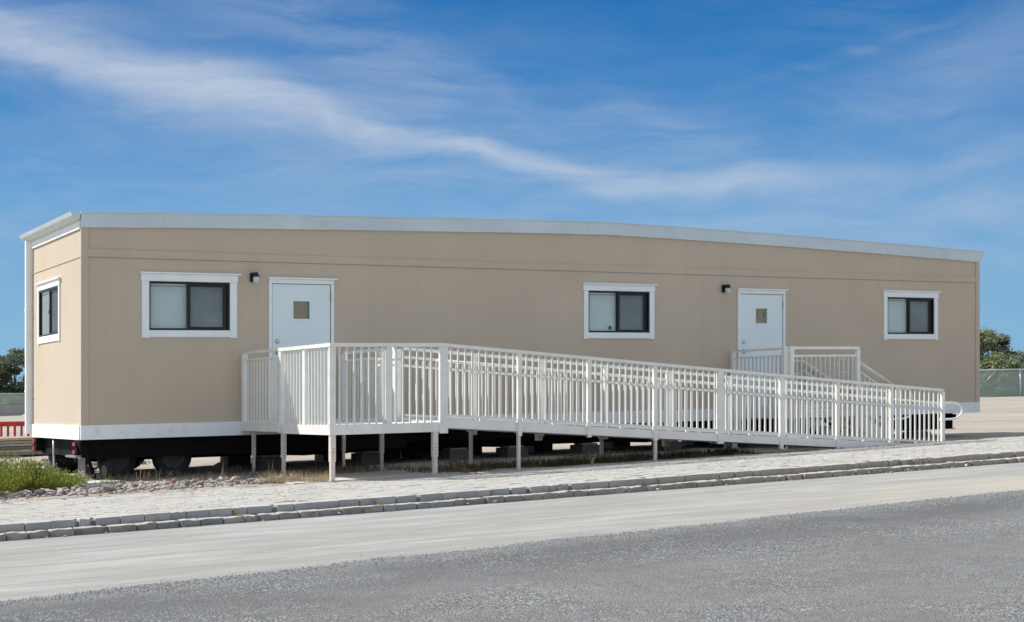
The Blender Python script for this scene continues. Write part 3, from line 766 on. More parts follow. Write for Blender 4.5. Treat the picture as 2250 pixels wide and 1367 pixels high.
# chassis -------------------------------------------------------------
def ibeam(w):
    mb = MB(); mb.box(.12, TL-.1, w-.07, w+.07, -.535, -.52).box(.12, TL-.1, w-.008, w+.008, -.84, -.535).box(.12, TL-.1, w-.07, w+.07, -.855, -.84)
    mb.build('chassis_beam', M_STEEL, T)
for w in (-.62, -2.45): ibeam(w)
for i in range(13):
    u = .35 + i*1.42
    mb = MB(); mb.box(u-.03, u+.03, -2.44, -.63, -.72, -.54); mb.build('cross_member', M_STEEL, T)
    mb = MB(); mb.prism([(-.05, -.54), (-.05, -.60), (-.60, -.80), (-.60, -.54)], lambda w, z: W(u-.02, w, z), lambda w, z: W(u+.02, w, z)); mb.build('outrigger', M_STEEL, T)
MB().box(.16, 5.2, -.115, -.10, -.80, -.522).build('side_rail', M_STEEL, T)
MB().box(5.21, TL-.6, -.30, -.285, -.72, -.522).build('side_rail', M_STEEL, T)
def wheel(u, w, r, rim, name='wheel', ax=None, wd=.2, parent=T):
    z = GD(u) + r - .012; c = W(u, w, z); ax = ax or (W(0, 1, 0)-W(0, 0, 0))
    h = wd/2
    hub = MB().disc_stack(c, ax, [(-h*.5, r*.30), (h*.35, r*.30), (h*.5, r*.18), (h*.72, r*.16)], 16).build(name, M_RIMD, parent)
    tp = [(-h*.8, r*.60), (-h, r*.78), (-h*.85, r*.95), (-h*.5, r), (h*.5, r), (h*.85, r*.95), (h, r*.78), (h*.8, r*.60)]
    MB().disc_stack(c, ax, tp, 28).build('tyre', M_RUBBER, hub)
    rp = [(h*.30, r*.16), (h*.34, r*.42), (h*.62, r*.52), (h*.78, r*.60), (h*.83, r*.615), (h*.83, r*.58)]
    MB().disc_stack(c, ax, rp, 28).build('rim', rim, hub)
    n = MB()
    for k in range(6):
        t = k*math.pi/3; a = Vector(ax).normalized(); o1 = a.orthogonal().normalized(); o2 = a.cross(o1)
        n.disc_stack(c + a*(h*.35) + (o1*math.cos(t)+o2*math.sin(t))*r*.23, a, [(0, .012), (.03, .012)], 6)
    n.build('wheel_nuts', M_RIM, hub)
    return hub
wheel(1.42, -.32, .29, M_RIMD); wheel(.62, -.40, .28, M_RIMD)
wheel(1.40, -2.75, .35, M_RIMD); wheel(.50, -2.75, .33, M_RIMD)
wheel(.38, -.06, .145, M_RIM, 'caster_wheel', ax=(W(-.98, .22, 0)-W(0, 0, 0)), wd=.10)
for u in (.50, 1.40): MB().tube([W(u, -2.65, GD(u)+.34), W(u, -.42, GD(u)+.34)], .038, 10).build('axle', M_STEEL, T)
for w in (-.78, -2.3):
    mb = MB(); mb.tube([W(.1, w, -.84), W(.5, w, -.79), W(.95, w, -.86), W(1.4, w, -.79), W(1.85, w, -.84)], .035, 6); mb.build('leaf_spring', M_STEEL, T)
# plumbing and cables slung under the floor
for (a, b_, w, z, r) in ((3.2, 8.5, -1.4, -.86, .03), (4.2, 7.0, -1.9, -.90, .022), (9.8, 15.5, -1.2, -.86, .025)):
    mb = MB(); mb.tube([W(a, w, -.6), W(a+.1, w, z)] + [W(a+.1+(b_-a)*k/8, w+.05*math.sin(k), z-.03*(k % 2)) for k in range(1, 9)] + [W(b_+.15, w, -.6)], r, 8); mb.build('underfloor_pipe', M_STEEL, T)
# rear end gear at the left end
def taillamp(w):
    b = MB().box(-.03, .10, w-.05, w+.14, -.74, -.53).build('lamp_bracket', M_STEEL, T)
    MB().box(-.055, -.031, w-.03, w+.10, -.61, -.56).build('tail_lamp', M_REDL, b)
    MB().box(-.055, -.031, w-.03, w+.10, -.72, -.67).build('tail_lamp', M_REDL, b)
taillamp(-.25); taillamp(-2.85)
MB().box(-.08, .02, -.60, -.02, -.775, -.745).build('bumper_bar', M_RIM, T)
MB().box(.06, .075, -.42, -.04, -1.075, -.78).build('mud_flap', M_FLAP, T)
mb = MB(); mb.tube([W(.04, .0, -.60), W(.20, -.01, -1.08)], .028, 6); mb.tube([W(-.02, .01, -.53), W(.04, 0, -.76)], .035, 6); mb.build('corner_brace', M_STEEL, T)
mb = MB(); mb.tube([W(.02, -1.75, -.54), W(.02, -1.75, -.96)], .018, 8); mb.build('drain_pipe', M_GALV, T)
MB().box(.10, .16, -2.9, -.1, -.78, -.53).build('rear_cross_member', M_STEEL, T)

# block piers under the beams
def pier(u, w, label, top=-.857, wide=True):
    g = GD(u) - .02; Pn = thing('block_pier', W(u, w, g), label, 'block pier', 'stacked block piers under the trailer')
    z = g; k = 0; L, D, H = .40, .20, .193
    n = max(1, int((top-g)/.2))
    hh = (top-g-.03)/n
    for i in range(n):
        offs = ((0, -.103), (0, .103)) if i % 2 == 0 else ((-.103, 0), (.103, 0))
        for (du, dw) in offs:
            if i % 2 == 0: b = MB().box(u-L/2, u+L/2, w+dw-D/2, w+dw+D/2, z, z+hh-.004)
            else: b = MB().box(u+du-D/2, u+du+D/2, w-L/2, w+L/2, z, z+hh-.004)
            b.build('block', M_BLOCK, Pn, bevel=.006)
        z += hh
    MB().box(u-.15, u+.15, w-.15, w+.15, z, top-.002).build('timber_wedge', M_WOOD, Pn)
where = ['behind the left deck legs', 'behind the ramp start', 'left of the first thin ramp leg', 'behind the pale spiky weed', 'behind the second thin ramp leg', 'behind the middle of the ramp', 'under the right door landing', 'under the stairs', 'nearest the far end']
for i, u in enumerate((3.05, 4.75, 6.35, 7.45, 8.95, 10.7, 12.6, 14.6, 16.9)):
    pier(u, -.62, 'grey block pier under the near beam, %s' % where[i])
    pier(u+.12, -2.45, 'grey block pier under the far beam, %s' % where[i])

# ================================================================== RAMP
RP = thing('wheelchair_ramp', W(6, 2.8, -1.05), 'long aluminium wheelchair ramp with railings leading to the left door', 'ramp')
WO, WI, WLAND = 3.40, 2.10, 1.60
def rail_z(u): return .733 - .0807*max(0, u-4.03)          # top of the outer guard
def bot_z(u): return -.265 - .0715*max(0, u-4.03)          # underside of the bottom rail
def strip(name, m, parent, us, w0, w1, z0, z1, zf):
    mb = MB()
    for a, b_ in zip(us[:-1], us[1:]): mb.box(a, b_, w0, w1, z0, z1, zf=zf)
    return mb.build(name, m, parent)
BAL = {}
def baluster(parent, u, w, z0, z1, m=None, s_=.023):
    key = round((z1-z0)*25)/25
    if key not in BAL:
        me = bpy.data.meshes.new('baluster'); h = s_/2
        c = [(-h, -h, 0), (h, -h, 0), (h, h, 0), (-h, h, 0), (-h, -h, 1), (h, -h, 1), (h, h, 1), (-h, h, 1)]
        me.from_pydata(c, [], [(0,3,2,1), (4,5,6,7), (0,1,5,4), (1,2,6,5), (2,3,7,6), (3,0,4,7)]); me.materials.append(M_BAL); BAL[key] = me
    o = inst('baluster', BAL[key], W(u, w, z0), parent, rot=ANG, sc=(1, 1, z1-z0)); return o
def post(parent, u, w, z0, z1, s_=.085, m=None, name='post'):
    p = MB().box(u-s_/2, u+s_/2, w-.026, w+.026, z0, z1).build(name, m or M_ALU, parent); return p
def leg(parent, u, w, ztop, s1=.095, foot=True):
    g = G(u) if w > 3 else GD(u); n = 'leg'
    zz = g + (ztop-g)*.42
    l = MB().box(u-s1/2, u+s1/2, w-s1/2, w+s1/2, zz, ztop).build('leg', M_LEG, parent)
    MB().box(u-s1/2+.007, u+s1/2-.007, w-s1/2+.007, w+s1/2-.007, g+.012, zz).build('inner_leg', M_LEG, l)
    MB().box(u-.045, u+.045, w-.045, w+.045, g-.004, g+.010).build('foot_plate', M_LEG, l)
    h = MB()
    for k in range(4): h.box(u-.006, u+.006, w+s1/2+.0005, w+s1/2+.0025, zz+.03+.045*k, zz+.042+.045*k)
    h.build('pin_holes', M_INK, l)
    return l
# decks
dk = MB().box(2.46, 3.99, .03, WLAND+.06, -.376, -.350).box(2.46, 3.99, WLAND+.064, WO-.05, -.376, -.350)
dk.build('deck', M_ALU, RP)
MB().box(2.38, 4.075, WO-.03, WO+.02, -.476, -.346).build('edge_channel', M_CHAN, RP)
MB().box(2.38, 2.43, 1.70, WO-.031, -.476, -.346).build('edge_channel', M_CHAN, RP)
MB().box(2.38, 2.43, .03, 1.56, -.455, -.340).build('edge_channel', M_CHAN, RP)
MB().box(2.385, 2.45, .03, 1.56, -.339, -.318).build('toe_rail', M_ALU, RP)
MB().box(4.0, 4.05, .03, 1.95, -.476, -.346).build('edge_channel', M_CHAN, RP)
for w in (.25, 1.5, 2.4, 3.2): MB().box(2.44, 4.0, w-.02, w+.02, -.46, -.377).build('joist', M_ALU, RP)
# left side guard, landing half: top rail, mid rail, balusters below
MB().box(2.39, 2.435, .10, 1.60, .695, .735).build('top_rail', M_ALU, RP)
MB().box(2.395, 2.43, .14, 1.60, .590, .620).build('mid_rail', M_ALU, RP)
MB().box(2.37, 2.45, .06, .14, -.45, .694).build('post', M_ALU, RP)
for i in range(11): baluster(RP, 2.412, .25+i*.122, -.318, .59)
# left side guard, outer half
MB().box(2.37, 2.455, 1.605, WO+.05, .685, .733).build('top_rail', M_ALU, RP)
MB().box(2.375, 2.455, 1.58, 1.67, -.47, .684).build('post', M_ALU, RP)
MB().box(2.385, 2.43, 2.46, 2.54, -.345, .684).build('post', M_ALU, RP)
w = 1.77
while w < 3.3:
    if abs(w-2.50) > .06: baluster(RP, 2.412, w, -.346, .685)
    w += .1085
# front guard
MB().box(2.455, 4.09, WO-.045, WO+.045, .685, .733).build('top_rail', M_ALU, RP)
post(RP, 2.42, WO, -.345, .684, .085)
post(RP, 3.235, WO, -.345, .684, .085)
for i in range(7): baluster(RP, 2.53+i*.107-.005, WO, -.346, .685)
for i in range(6): baluster(RP, 3.345+i*.107, WO, -.346, .685)
post(RP, 4.055, WO+.012, -.50, .684, .12)
# right side guard of the landing (to the wall)
MB().box(4.0, 4.05, .10, 1.95, .685, .733).build('top_rail', M_ALU, RP)
MB().box(4.005, 4.045, .14, 1.95, .570, .610).build('mid_rail', M_ALU, RP)
MB().box(3.985, 4.065, .05, .13, -.45, .684).build('post', M_ALU, RP)
MB().box(3.985, 4.065, 1.45, 1.53, -.45, .684).build('post', M_ALU, RP)
for i in range(12): baluster(RP, 4.025, .23+i*.104, -.32, .57)
MB().box(4.005, 4.045, .13, 1.95, -.345, -.32).build('bottom_rail', M_ALU, RP)
MB().box(3.98, 4.07, 1.955, 2.06, -.48, .70).build('post', M_ALU, RP)
# sloping run
PU = [4.055, 5.256, 6.419, 7.582, 8.791, 9.985, 11.147, 12.306, 13.47]
mb = MB()
mb.box(4.08, 13.25, WI+.03, WO-.04, -.085, -.060, zf=bot_z); mb.build('ramp_surface', M_ALU, RP)
JO = [4.08, 8.79, 13.20]
for a, b_ in zip(JO[:-1], JO[1:]):
    MB().box(a+.002, b_-.002, WO-.025, WO+.022, -.156, -.034, zf=bot_z).build('stringer', M_CHAN, RP)
    MB().box(a+.002, b_-.002, WI-.022, WI+.025, -.156, -.034, zf=bot_z).build('stringer', M_CHAN, RP)
def guard(wc, mid, outer):
    sgn = 1 if outer else -1
    for k, (a, b_) in enumerate(zip(PU[:-1], PU[1:])):
        big = k in (0, 4)
        MB().box(a+.02 if k == 0 else a, b_ - .001, wc-.032, wc+.032, -.042, 0, zf=rail_z).build('top_rail', M_ALU, RP)
        MB().box(a+.055, b_-.045, wc-.018, wc+.018, 0, .032, zf=bot_z).build('bottom_rail', M_ALU, RP)
        zt = lambda u: rail_z(u) - .043
        if mid:
            MB().box(a+.045, b_-.045, wc-.02, wc+.02, -.165, -.125, zf=rail_z).build('mid_rail', M_ALU, RP)
            zt = lambda u: rail_z(u) - .165
        n = 10; lo, hi = a+.06, b_-.045
        for i in range(n):
            u = lo + (hi-lo)*(i+.6)/n; baluster(RP, u, wc, bot_z(u)+.030, zt(u)+.003)
        wdt = .11 if b_ in (8.791,) else .062
        zb = max(bot_z(b_)-.19 if not big else bot_z(b_)-.22, G(b_)-.02)
        p = post(RP, b_, wc+.012*sgn, zb if k < 7 else G(b_)-.03, rail_z(b_)-.043, wdt)
        for q in range(2): pass
        # spacer block between bottom rail and stringer
        MB().box((a+b_)/2-.03, (a+b_)/2+.03, wc-.016, wc+.016, -.034, -.001, zf=bot_z).build('spacer', M_ALU, RP)
        # raking brace at the post foot
        if outer and 0 <= k < 7:
            mb = MB(); zc = bot_z(b_)
            mb.prism([(-.065, -.03), (-.045, -.03), (-.028, -.15), (-.046, -.15)], lambda d, z: W(b_+d, wc-.02, zc+z), lambda d, z: W(b_+d, wc+.034, zc+z)); mb.build('foot_brace', M_ALU, RP)
guard(WO, False, True); guard(WI, True, False)
# handrails carried on brackets inside the guards
def handrail(wc, off, u0, u1, r, loop):
    pts = [W(u, wc, rail_z(u)-off) for u in ([u0, 4.0] if u0 < 3.9 else [u0]) + PU[1:-1] + [u1]]
    if loop:
        ze = rail_z(u1)-off; zl = -.541
        c = (ze+zl)/2; rad = (ze-zl)/2
        pts += [W(u1+.33, wc, ze)] + [W(u1+.33+.20*math.sin(t*math.pi/8)*1.15, wc, c+rad*math.cos(t*math.pi/8)) for t in range(1, 8)] + [W(u1+.30, wc, zl), W(u1+.02, wc, zl)]
    h = MB().tube(pts, r, 10).build('handrail', M_ALU, RP)
    for u in PU[1:]: MB().tube([W(u-.02, wc, rail_z(u)-off-.01), W(u-.02, wc+(.05 if wc > 3 else -.05), rail_z(u)-off-.05)], .012, 6).build('bracket', M_ALU, h)
handrail(WO-.085, .235, 4.0, 13.47, .019, True)
handrail(WI+.075, .27, 3.65, 13.42, .019, True)
MB().tube([W(3.65, WI+.06, .54), W(4.02, WI+.06, .545)], .021, 8).build('handrail', M_LEG, RP)
# legs
leg(RP, 2.43, WO-.015, -.477, .072); leg(RP, 3.94, WO-.02, -.477, .072)
leg(RP, 2.44, 1.62, -.477, .06); leg(RP, 2.48, .30, -.46, .05)
leg(RP, 4.02, .10, -.477, .052); leg(RP, 4.02, 1.50, -.477, .055)
def thin(u, w, br=True):
    zt = bot_z(u)-.15
    gg = G(u) if w > 3 else GD(u)
    if zt-gg > .12:
        l = MB().box(u-.022, u+.022, w-.022, w+.022, gg-.006, zt).build('leg', M_LEG, RP)
        MB().box(u-.042, u+.042, w-.04, w+.04, zt-.03, zt+.08).build('leg_clamp', M_LEG, l)
    else: MB().box(u-.042, u+.042, w-.04, w+.04, zt-.06, zt+.02).build('leg_clamp', M_LEG, RP)
for u in (5.256, 7.60): thin(u, WO-.01)
for u in (5.19, 7.50, 9.93): thin(u, WI)
for u in (6.36, 8.72):
    c = MB().box(u-.045, u+.045, WI-.04, WI+.04, bot_z(u)-.26, bot_z(u)-.15).build('leg_clamp', M_LEG, RP)
    MB().box(u-.008, u+.008, WI+.041, WI+.043, bot_z(u)-.215, bot_z(u)-.195).build('bolt_hole', M_INK, c)

# ================================================================== RIGHT DOOR LANDING AND STAIRS
ST = thing('entrance_stairs', W(12.8, .8, -.95), 'short aluminium landing and stairs with handrails at the right door', 'stairs')
A0, A1, WF = 11.67, 13.28, 1.573
MB().box(A0+.03, A1-.0, .03, WF-.03, -.376, -.350).build('deck', M_ALU, ST)
MB().box(A0-.02, A1+.03, WF-.03, WF+.02, -.476, -.346).build('edge_channel', M_CHAN, ST)
MB().box(A0-.02, A0+.028, .03, WF-.031, -.476, -.346).build('edge_channel', M_CHAN, ST)
# left guard
MB().box(A0-.022, A0+.022, .06, WF-.06, .70, .742).build('top_rail', M_ALU, ST)
MB().box(A0-.018, A0+.018, .10, WF-.06, .585, .613).build('mid_rail', M_ALU, ST)
MB().box(A0-.04, A0+.04, .05, .12, -.47, .699).build('post', M_ALU, ST)
MB().box(A0-.045, A0+.045, WF-.11, WF-.03, -.49, .755).build('post', M_ALU, ST)
for i in range(12): baluster(ST, A0, .21+i*.107, -.32, .585)
MB().box(A0-.016, A0+.016, .12, WF-.11, -.345, -.318).build('bottom_rail', M_ALU, ST)
# front guard
MB().box(A0+.13, A1+.03, WF-.025, WF+.025, .705, .752).build('top_rail', M_ALU, ST)
MB().box(A0+.13, A1-.04, WF-.02, WF+.02, .575, .610).build('mid_rail', M_ALU, ST)
MB().box(A0+.13, A1-.04, WF-.02, WF+.02, -.30, -.265).build('bottom_rail', M_ALU, ST)
MB().box(A0+.05, A0+.13, WF-.03, WF+.03, -.50, .757).build('post', M_ALU, ST)
MB().box(A1-.04, A1+.035, WF-.03, WF+.03, -.50, .704).build('post', M_ALU, ST)
for i in range(13): baluster(ST, A0+.21+i*.1065, WF, -.265, .575)
for (u, w) in ((A0, .12), (A0, WF-.07), (A1, WF-.04), (A1, .12)):
    l = MB().box(u-.035, u+.035, w-.035, w+.035, GD(u)-.004, -.477).build('leg', M_LEG, ST)
    MB().box(u-.06, u+.06, w-.06, w+.06, GD(u)-.006, GD(u)+.008).build('foot_plate', M_LEG, l)
# steps
nst = 3; run = .30; top = -.35; rise = (top-GD(14))/(nst+1)
for k in range(nst):
    z = top-rise*(k+1); u = A1+.04+run*k
    MB().box(u, u+run+.02, .16, WF-.16, z-.035, z).build('step', M_ALU, ST)
for w in (.13, WF-.13):
    mb = MB(); zb = GD(14.3)
    mb.prism([(A1+.03, top), (A1+.03, top-.30), (A1+run*nst-.10, zb+.01), (A1+run*nst+.14, zb+.01), (A1+run*nst+.14, zb+.10)], lambda a, z: W(a, w-.018, z), lambda a, z: W(a, w+.018, z)); mb.build('stringer', M_CHAN, ST)
sl = .52
def srail(w):
    u0, u1 = A1+.0, A1+1.02
    z0 = .53; zf = lambda u: z0 - sl*(u-u0)
    MB().tube([W(u0, w, zf(u0)), W(u1, w, zf(u1))], .022, 8).build('top_rail', M_ALU, ST)
    MB().tube([W(u0, w, zf(u0)-.17), W(u1, w, zf(u1)-.17)], .018, 8).build('mid_rail', M_ALU, ST)
    MB().tube([W(u0, w, zf(u0)-.80), W(u1, w, zf(u1)-.80)], .016, 8).build('bottom_rail', M_ALU, ST)
    p = MB().box(u1-.03, u1+.03, w-.025, w+.025, GD(u1)-.004, zf(u1)+.01).build('post', M_ALU, ST)
    for i in range(8):
        u = u0+.11+i*.11; baluster(ST, u, w, zf(u)-.80, zf(u)-.17)
    # looped handrail ends
    top_ = [W(u0+.05, w-.07, .54), W(u0-.25, w-.07, .54)] + [W(u0-.25-.11*math.sin(t*math.pi/6), w-.07, .42+.12*math.cos(t*math.pi/6)) for t in range(1, 6)] + [W(u0-.25, w-.07, .30), W(u0-.02, w-.07, .30)]
    MB().tube(top_, .017, 8).build('handrail', M_ALU, ST)
    MB().tube([W(u0+.05, w-.07, .50), W(u1, w-.07, .50-sl*.97)], .017, 8).build('handrail', M_ALU, ST)
    z = .50-sl*.97
    bot = [W(u1, w-.07, z), W(u1+.30, w-.07, z-.02)] + [W(u1+.30+.12*math.sin(t*math.pi/6), w-.07, z-.02-.14+.14*math.cos(t*math.pi/6)) for t in range(1, 6)] + [W(u1+.30, w-.07, z-.30), W(u1, w-.07, z-.30)]
    MB().tube(bot, .017, 8).build('handrail', M_ALU, ST)
srail(WF-.06); srail(.14)

# ================================================================== ROCKS, PLANTS, DEBRIS
def rock_mesh(seed, flat):
    r = random.Random(seed); bm = bmesh.new(); bmesh.ops.create_icosphere(bm, subdivisions=1, radius=1)
    ax = Vector((r.uniform(.8, 1.3), r.uniform(.6, 1), flat))
    planes = [(Vector([r.gauss(0, 1) for _ in range(3)]).normalized(), r.uniform(.45, .8)) for _ in range(6)]
    for v in bm.verts:
        for n, d in planes:
            q = v.co.dot(n)
            if q > d: v.co -= n*(q-d)
        v.co += Vector([r.gauss(0, .05) for _ in range(3)]); v.co = Vector((v.co.x*ax.x, v.co.y*ax.y, v.co.z*ax.z))
    me = bpy.data.meshes.new('rock'); bm.to_mesh(me); bm.free(); me.materials.append(M_ROCK); return me
RM = [rock_mesh(i, random.Random(i).uniform(.30, .58)) for i in range(14)]
M_RROCK = simple('reddish_rock', (.42, .20, .15), .9, var=.2, scale=20, bmp=.006)
rnd = random.Random(99)
def band(u):      # (middle w, half width) of the rubble row
    t = (u+3)/5.2
    return 2.15 + .42*t, .42 - .16*t
def rubble():
    mb = MB(); r = random.Random(55)
    for i in range(1700):
        u = -3.6 + 5.9*r.random(); c, h = band(u); w = c + r.gauss(0, h*.85); s_ = r.uniform(.012, .045)
        me = r.choice(RM); rot = Matrix.Rotation(r.uniform(0, 6.28), 3, 'Z') @ Matrix.Rotation(r.uniform(-.5, .5), 3, 'X'); b = len(mb.v); p = W(u, w, G(u)+s_*.3)
        mb.v += [p + rot @ (v.co*s_) for v in me.vertices]; mb.f += [tuple(b+i for i in q.vertices) for q in me.polygons]
    m, t, b = mat('small_rubble'); isl = t.new('ShaderNodeNewGeometry').outputs['Random Per Island']
    cr = t.new('ShaderNodeValToRGB'); t.l.new(isl, cr.inputs[0]); e = cr.color_ramp.elements; e[0].color = (.20, .19, .19, 1); e[1].color = (.52, .47, .42, 1); q = e.new(.5); q.color = (.42, .33, .29, 1)
    t.l.new(cr.outputs[0], b.inputs['Base Color']); b.inputs['Roughness'].default_value = .9
    tag(mb.build('rubble', m, fix=False), 'small broken stones filling the gaps of the rubble row', 'rubble', kind='stuff')
rubble()
def add_rock(u, w, s_, label, lift=0, m=None):
    me = rnd.choice(RM)
    if m: me = me.copy(); me.materials[0] = m
    o = inst('rock', me, W(u, w, G(u)+s_*.22+lift), rot=(rnd.uniform(-.4, .4), rnd.uniform(-.4, .4), rnd.uniform(0, 6.28)), sc=(s_, s_, s_))
    return tag(o, label, 'rock', 'rocks of the rubble row beside the sidewalk')
for i in range(292):
    u = -3.4 + 5.55*((i+rnd.random())/292); c, h = band(u); w = c + rnd.uniform(-h, h)
    s_ = rnd.uniform(.030, .072) * (1.1 if u < -.5 else .9)
    lab = ('angular rock in the rubble row in front of the green shrub' if u < -.9 else 'angular rock in the rubble row in front of the wheels and concrete strip' if u < .9 else 'angular rock near the right end of the rubble row by the dry grass')
    add_rock(u, w, s_, lab, lift=rnd.choice([0, 0, .03, .055]))
for (u, w, s_, lab) in ((-2.05, 2.75, .13, 'largest pale grey rock, at the left of the rubble row beside the shrub'), (-.35, 2.75, .12, 'broad dark grey rock at the front of the rubble row'), (-1.15, 2.62, .11, 'rounded bluish grey rock in front of the shrub')):
    add_rock(u, w, s_, lab, lift=.03)
add_rock(.62, 2.35, .075, 'reddish brown rock on the rubble row below the wheel', lift=.06, m=M_RROCK)

def blades(name, m, spots, hlo, hhi, wd, lean, label, cat, seed=1, kind=None, up=0.0, curve=.5):
    mb = MB(); r = random.Random(seed)
    for (c, n, rad) in spots:
        for i in range(n):
            a = r.uniform(0, 6.28); d = rad*math.sqrt(r.random()); b = c + Vector((math.cos(a)*d, math.sin(a)*d, 0))
            h = r.uniform(hlo, hhi); t = r.uniform(0, 6.28); l = r.uniform(0, lean)*h; dirv = Vector((math.cos(t), math.sin(t), 0)); sd = Vector((-dirv.y, dirv.x, 0))
            ang = r.uniform(0, 3.14); sd = Vector((math.cos(ang), math.sin(ang), 0))
            p0, p1, p2 = b, b + dirv*l*(1-curve) + Vector((0, 0, h*.6)), b + dirv*l + Vector((0, 0, h))
            k = len(mb.v); mb.v += [p0-sd*wd/2, p0+sd*wd/2, p1+sd*wd*.4, p1-sd*wd*.4, p2]
            mb.f += [(k, k+1, k+2, k+3), (k+3, k+2, k+4)]
    o = mb.build(name, m, fix=False); return tag(o, label, cat, kind=kind)
# the low bright shrub in front of the left end
def leaf_cloud(mb, c, rx, ry, rz, n, size, r, shell=.55, flat=False):
    for i in range(n):
        d = Vector([r.gauss(0, 1) for _ in range(3)]).normalized(); q = (shell + (1-shell)*r.random())*r.uniform(.75, 1.08)
        p = c + Vector((d.x*rx*q, d.y*ry*q, abs(d.z)*rz*q if flat else d.z*rz*q))
        a = Vector([r.gauss(0, 1) for _ in range(3)]).normalized(); b = a.orthogonal().normalized()
        s_ = size*r.uniform(.6, 1.4); k = len(mb.v)
        mb.v += [p-a*s_-b*s_*.4, p+a*s_*.2-b*s_*.5, p+a*s_, p+a*s_*.1+b*s_*.5]; mb.f.append((k, k+1, k+2, k+3))
def shrub(u, w, rad, h, label, n, seed):
    r = random.Random(seed); root = thing('shrub', W(u, w, G(u)), label, 'shrub')
    mb = MB()
    base = W(u, w, G(u))
    for i in range(n):      # upright sprigs with small leaves
        a = r.uniform(0, 6.28); d = rad*math.sqrt(r.random()); hh = h*(1-.55*(d/rad)**2)*r.uniform(.6, 1.1)
        b = base + Vector((math.cos(a)*d*1.25, math.sin(a)*d*.8, 0)); tip = b + Vector((math.cos(a)*d*.25+r.gauss(0, .03), math.sin(a)*d*.2, hh))
        for j in range(13):
            p = b.lerp(tip, .15+.85*(j+r.random())/13) + Vector([r.gauss(0, .014) for _ in range(3)])
            aa = Vector((r.gauss(0, .6), r.gauss(0, .6), r.uniform(.3, 1.2))).normalized(); bb = aa.orthogonal().normalized(); bb.rotate(Matrix.Rotation(r.uniform(0, 6.28), 3, aa))
            s_ = r.uniform(.012, .026); k = len(mb.v)
            mb.v += [p-bb*s_*.35, p+aa*s_*.9-bb*s_*.3, p+aa*s_*2, p+aa*s_*.9+bb*s_*.3]; mb.f.append((k, k+1, k+2, k+3))
    mb.build('foliage', M_SHRUB, root, fix=False)
    st = MB()
    for i in range(40):
        a = r.uniform(0, 6.28); d = rad*.8*math.sqrt(r.random()); b = base + Vector((math.cos(a)*d*.6, math.sin(a)*d*.4, 0)); st.tube([b, b+Vector((math.cos(a)*d*.4, math.sin(a)*d*.4, h*.7))], .004, 4)
    st.build('stems', M_BARK, root)
shrub(-2.25, 1.75, .80, .62, 'bright yellow green shrub behind the rocks, leftmost in the photo', 1500, 4)
shrub(-1.45, 1.45, .60, .52, 'bright green shrub in the middle of the clump behind the rocks', 1200, 5)
shrub(-1.0, 1.60, .48, .36, 'low green shrub at the right end of the clump behind the rocks', 700, 6)
shrub(-1.60, .35, .30, .30, 'small shrub at the back of the green clump beside the stake', 220, 8)
blades('grass_tuft', M_SHRUB, [(W(-.1, 1.75, G(0)), 60, .10)], .06, .16, .006, .6, 'small yellow green tuft on the rocks beside the concrete strip', 'grass tuft', 3)
blades('dry_grass', M_DRY, [(W(1.75+.045*i, 2.75+.04*i+rnd.uniform(-.1, .1), G(2)), 46, .12) for i in range(15)], .04, .17, .005, .9, 'dry straw coloured grass at the end of the rubble row', 'grass', 2, kind='stuff')
blades('grass_stalks', M_DRY, [(W(1.35, 2.2, G(1.4)), 7, .05), (W(2.0, 2.3, G(2)), 5, .05), (W(.6, 1.1, G(.6)), 12, .2)], .14, .34, .006, .4, 'few tall dry grass stalks rising behind the rubble row', 'grass stalks', 22)
blades('dead_weeds', simple('dead_weed', (.10, .085, .06), .9), [(W(.2+.12*i, .55, G(.4)), 22, .15) for i in range(6)] + [(W(rnd.uniform(-.1, 10), rnd.uniform(-.6, 2.2), GD(5)-.01), 30, .28) for i in range(150)], .03, .12, .007, 1.3, 'dark dead weeds and litter on the shaded ground under the trailer', 'weeds', 12, kind='stuff')
blades('ground_cover', M_COVER, [(W(4.05+.05*i, rnd.uniform(2.3, 3.25), G(4.05+.05*i)-.02), 42, .17) for i in range(115)], .03, .12, .010, .9, 'low brown green weeds along the back edge of the sidewalk under the ramp', 'ground cover', 6, kind='stuff')
o = blades('spiky_weed', M_PALE, [(W(6.55, 3.30, G(6.5)), 11, .015)], .09, .20, .010, .9, 'pale spiky dead weed at the back edge of the sidewalk', 'weed', 17)
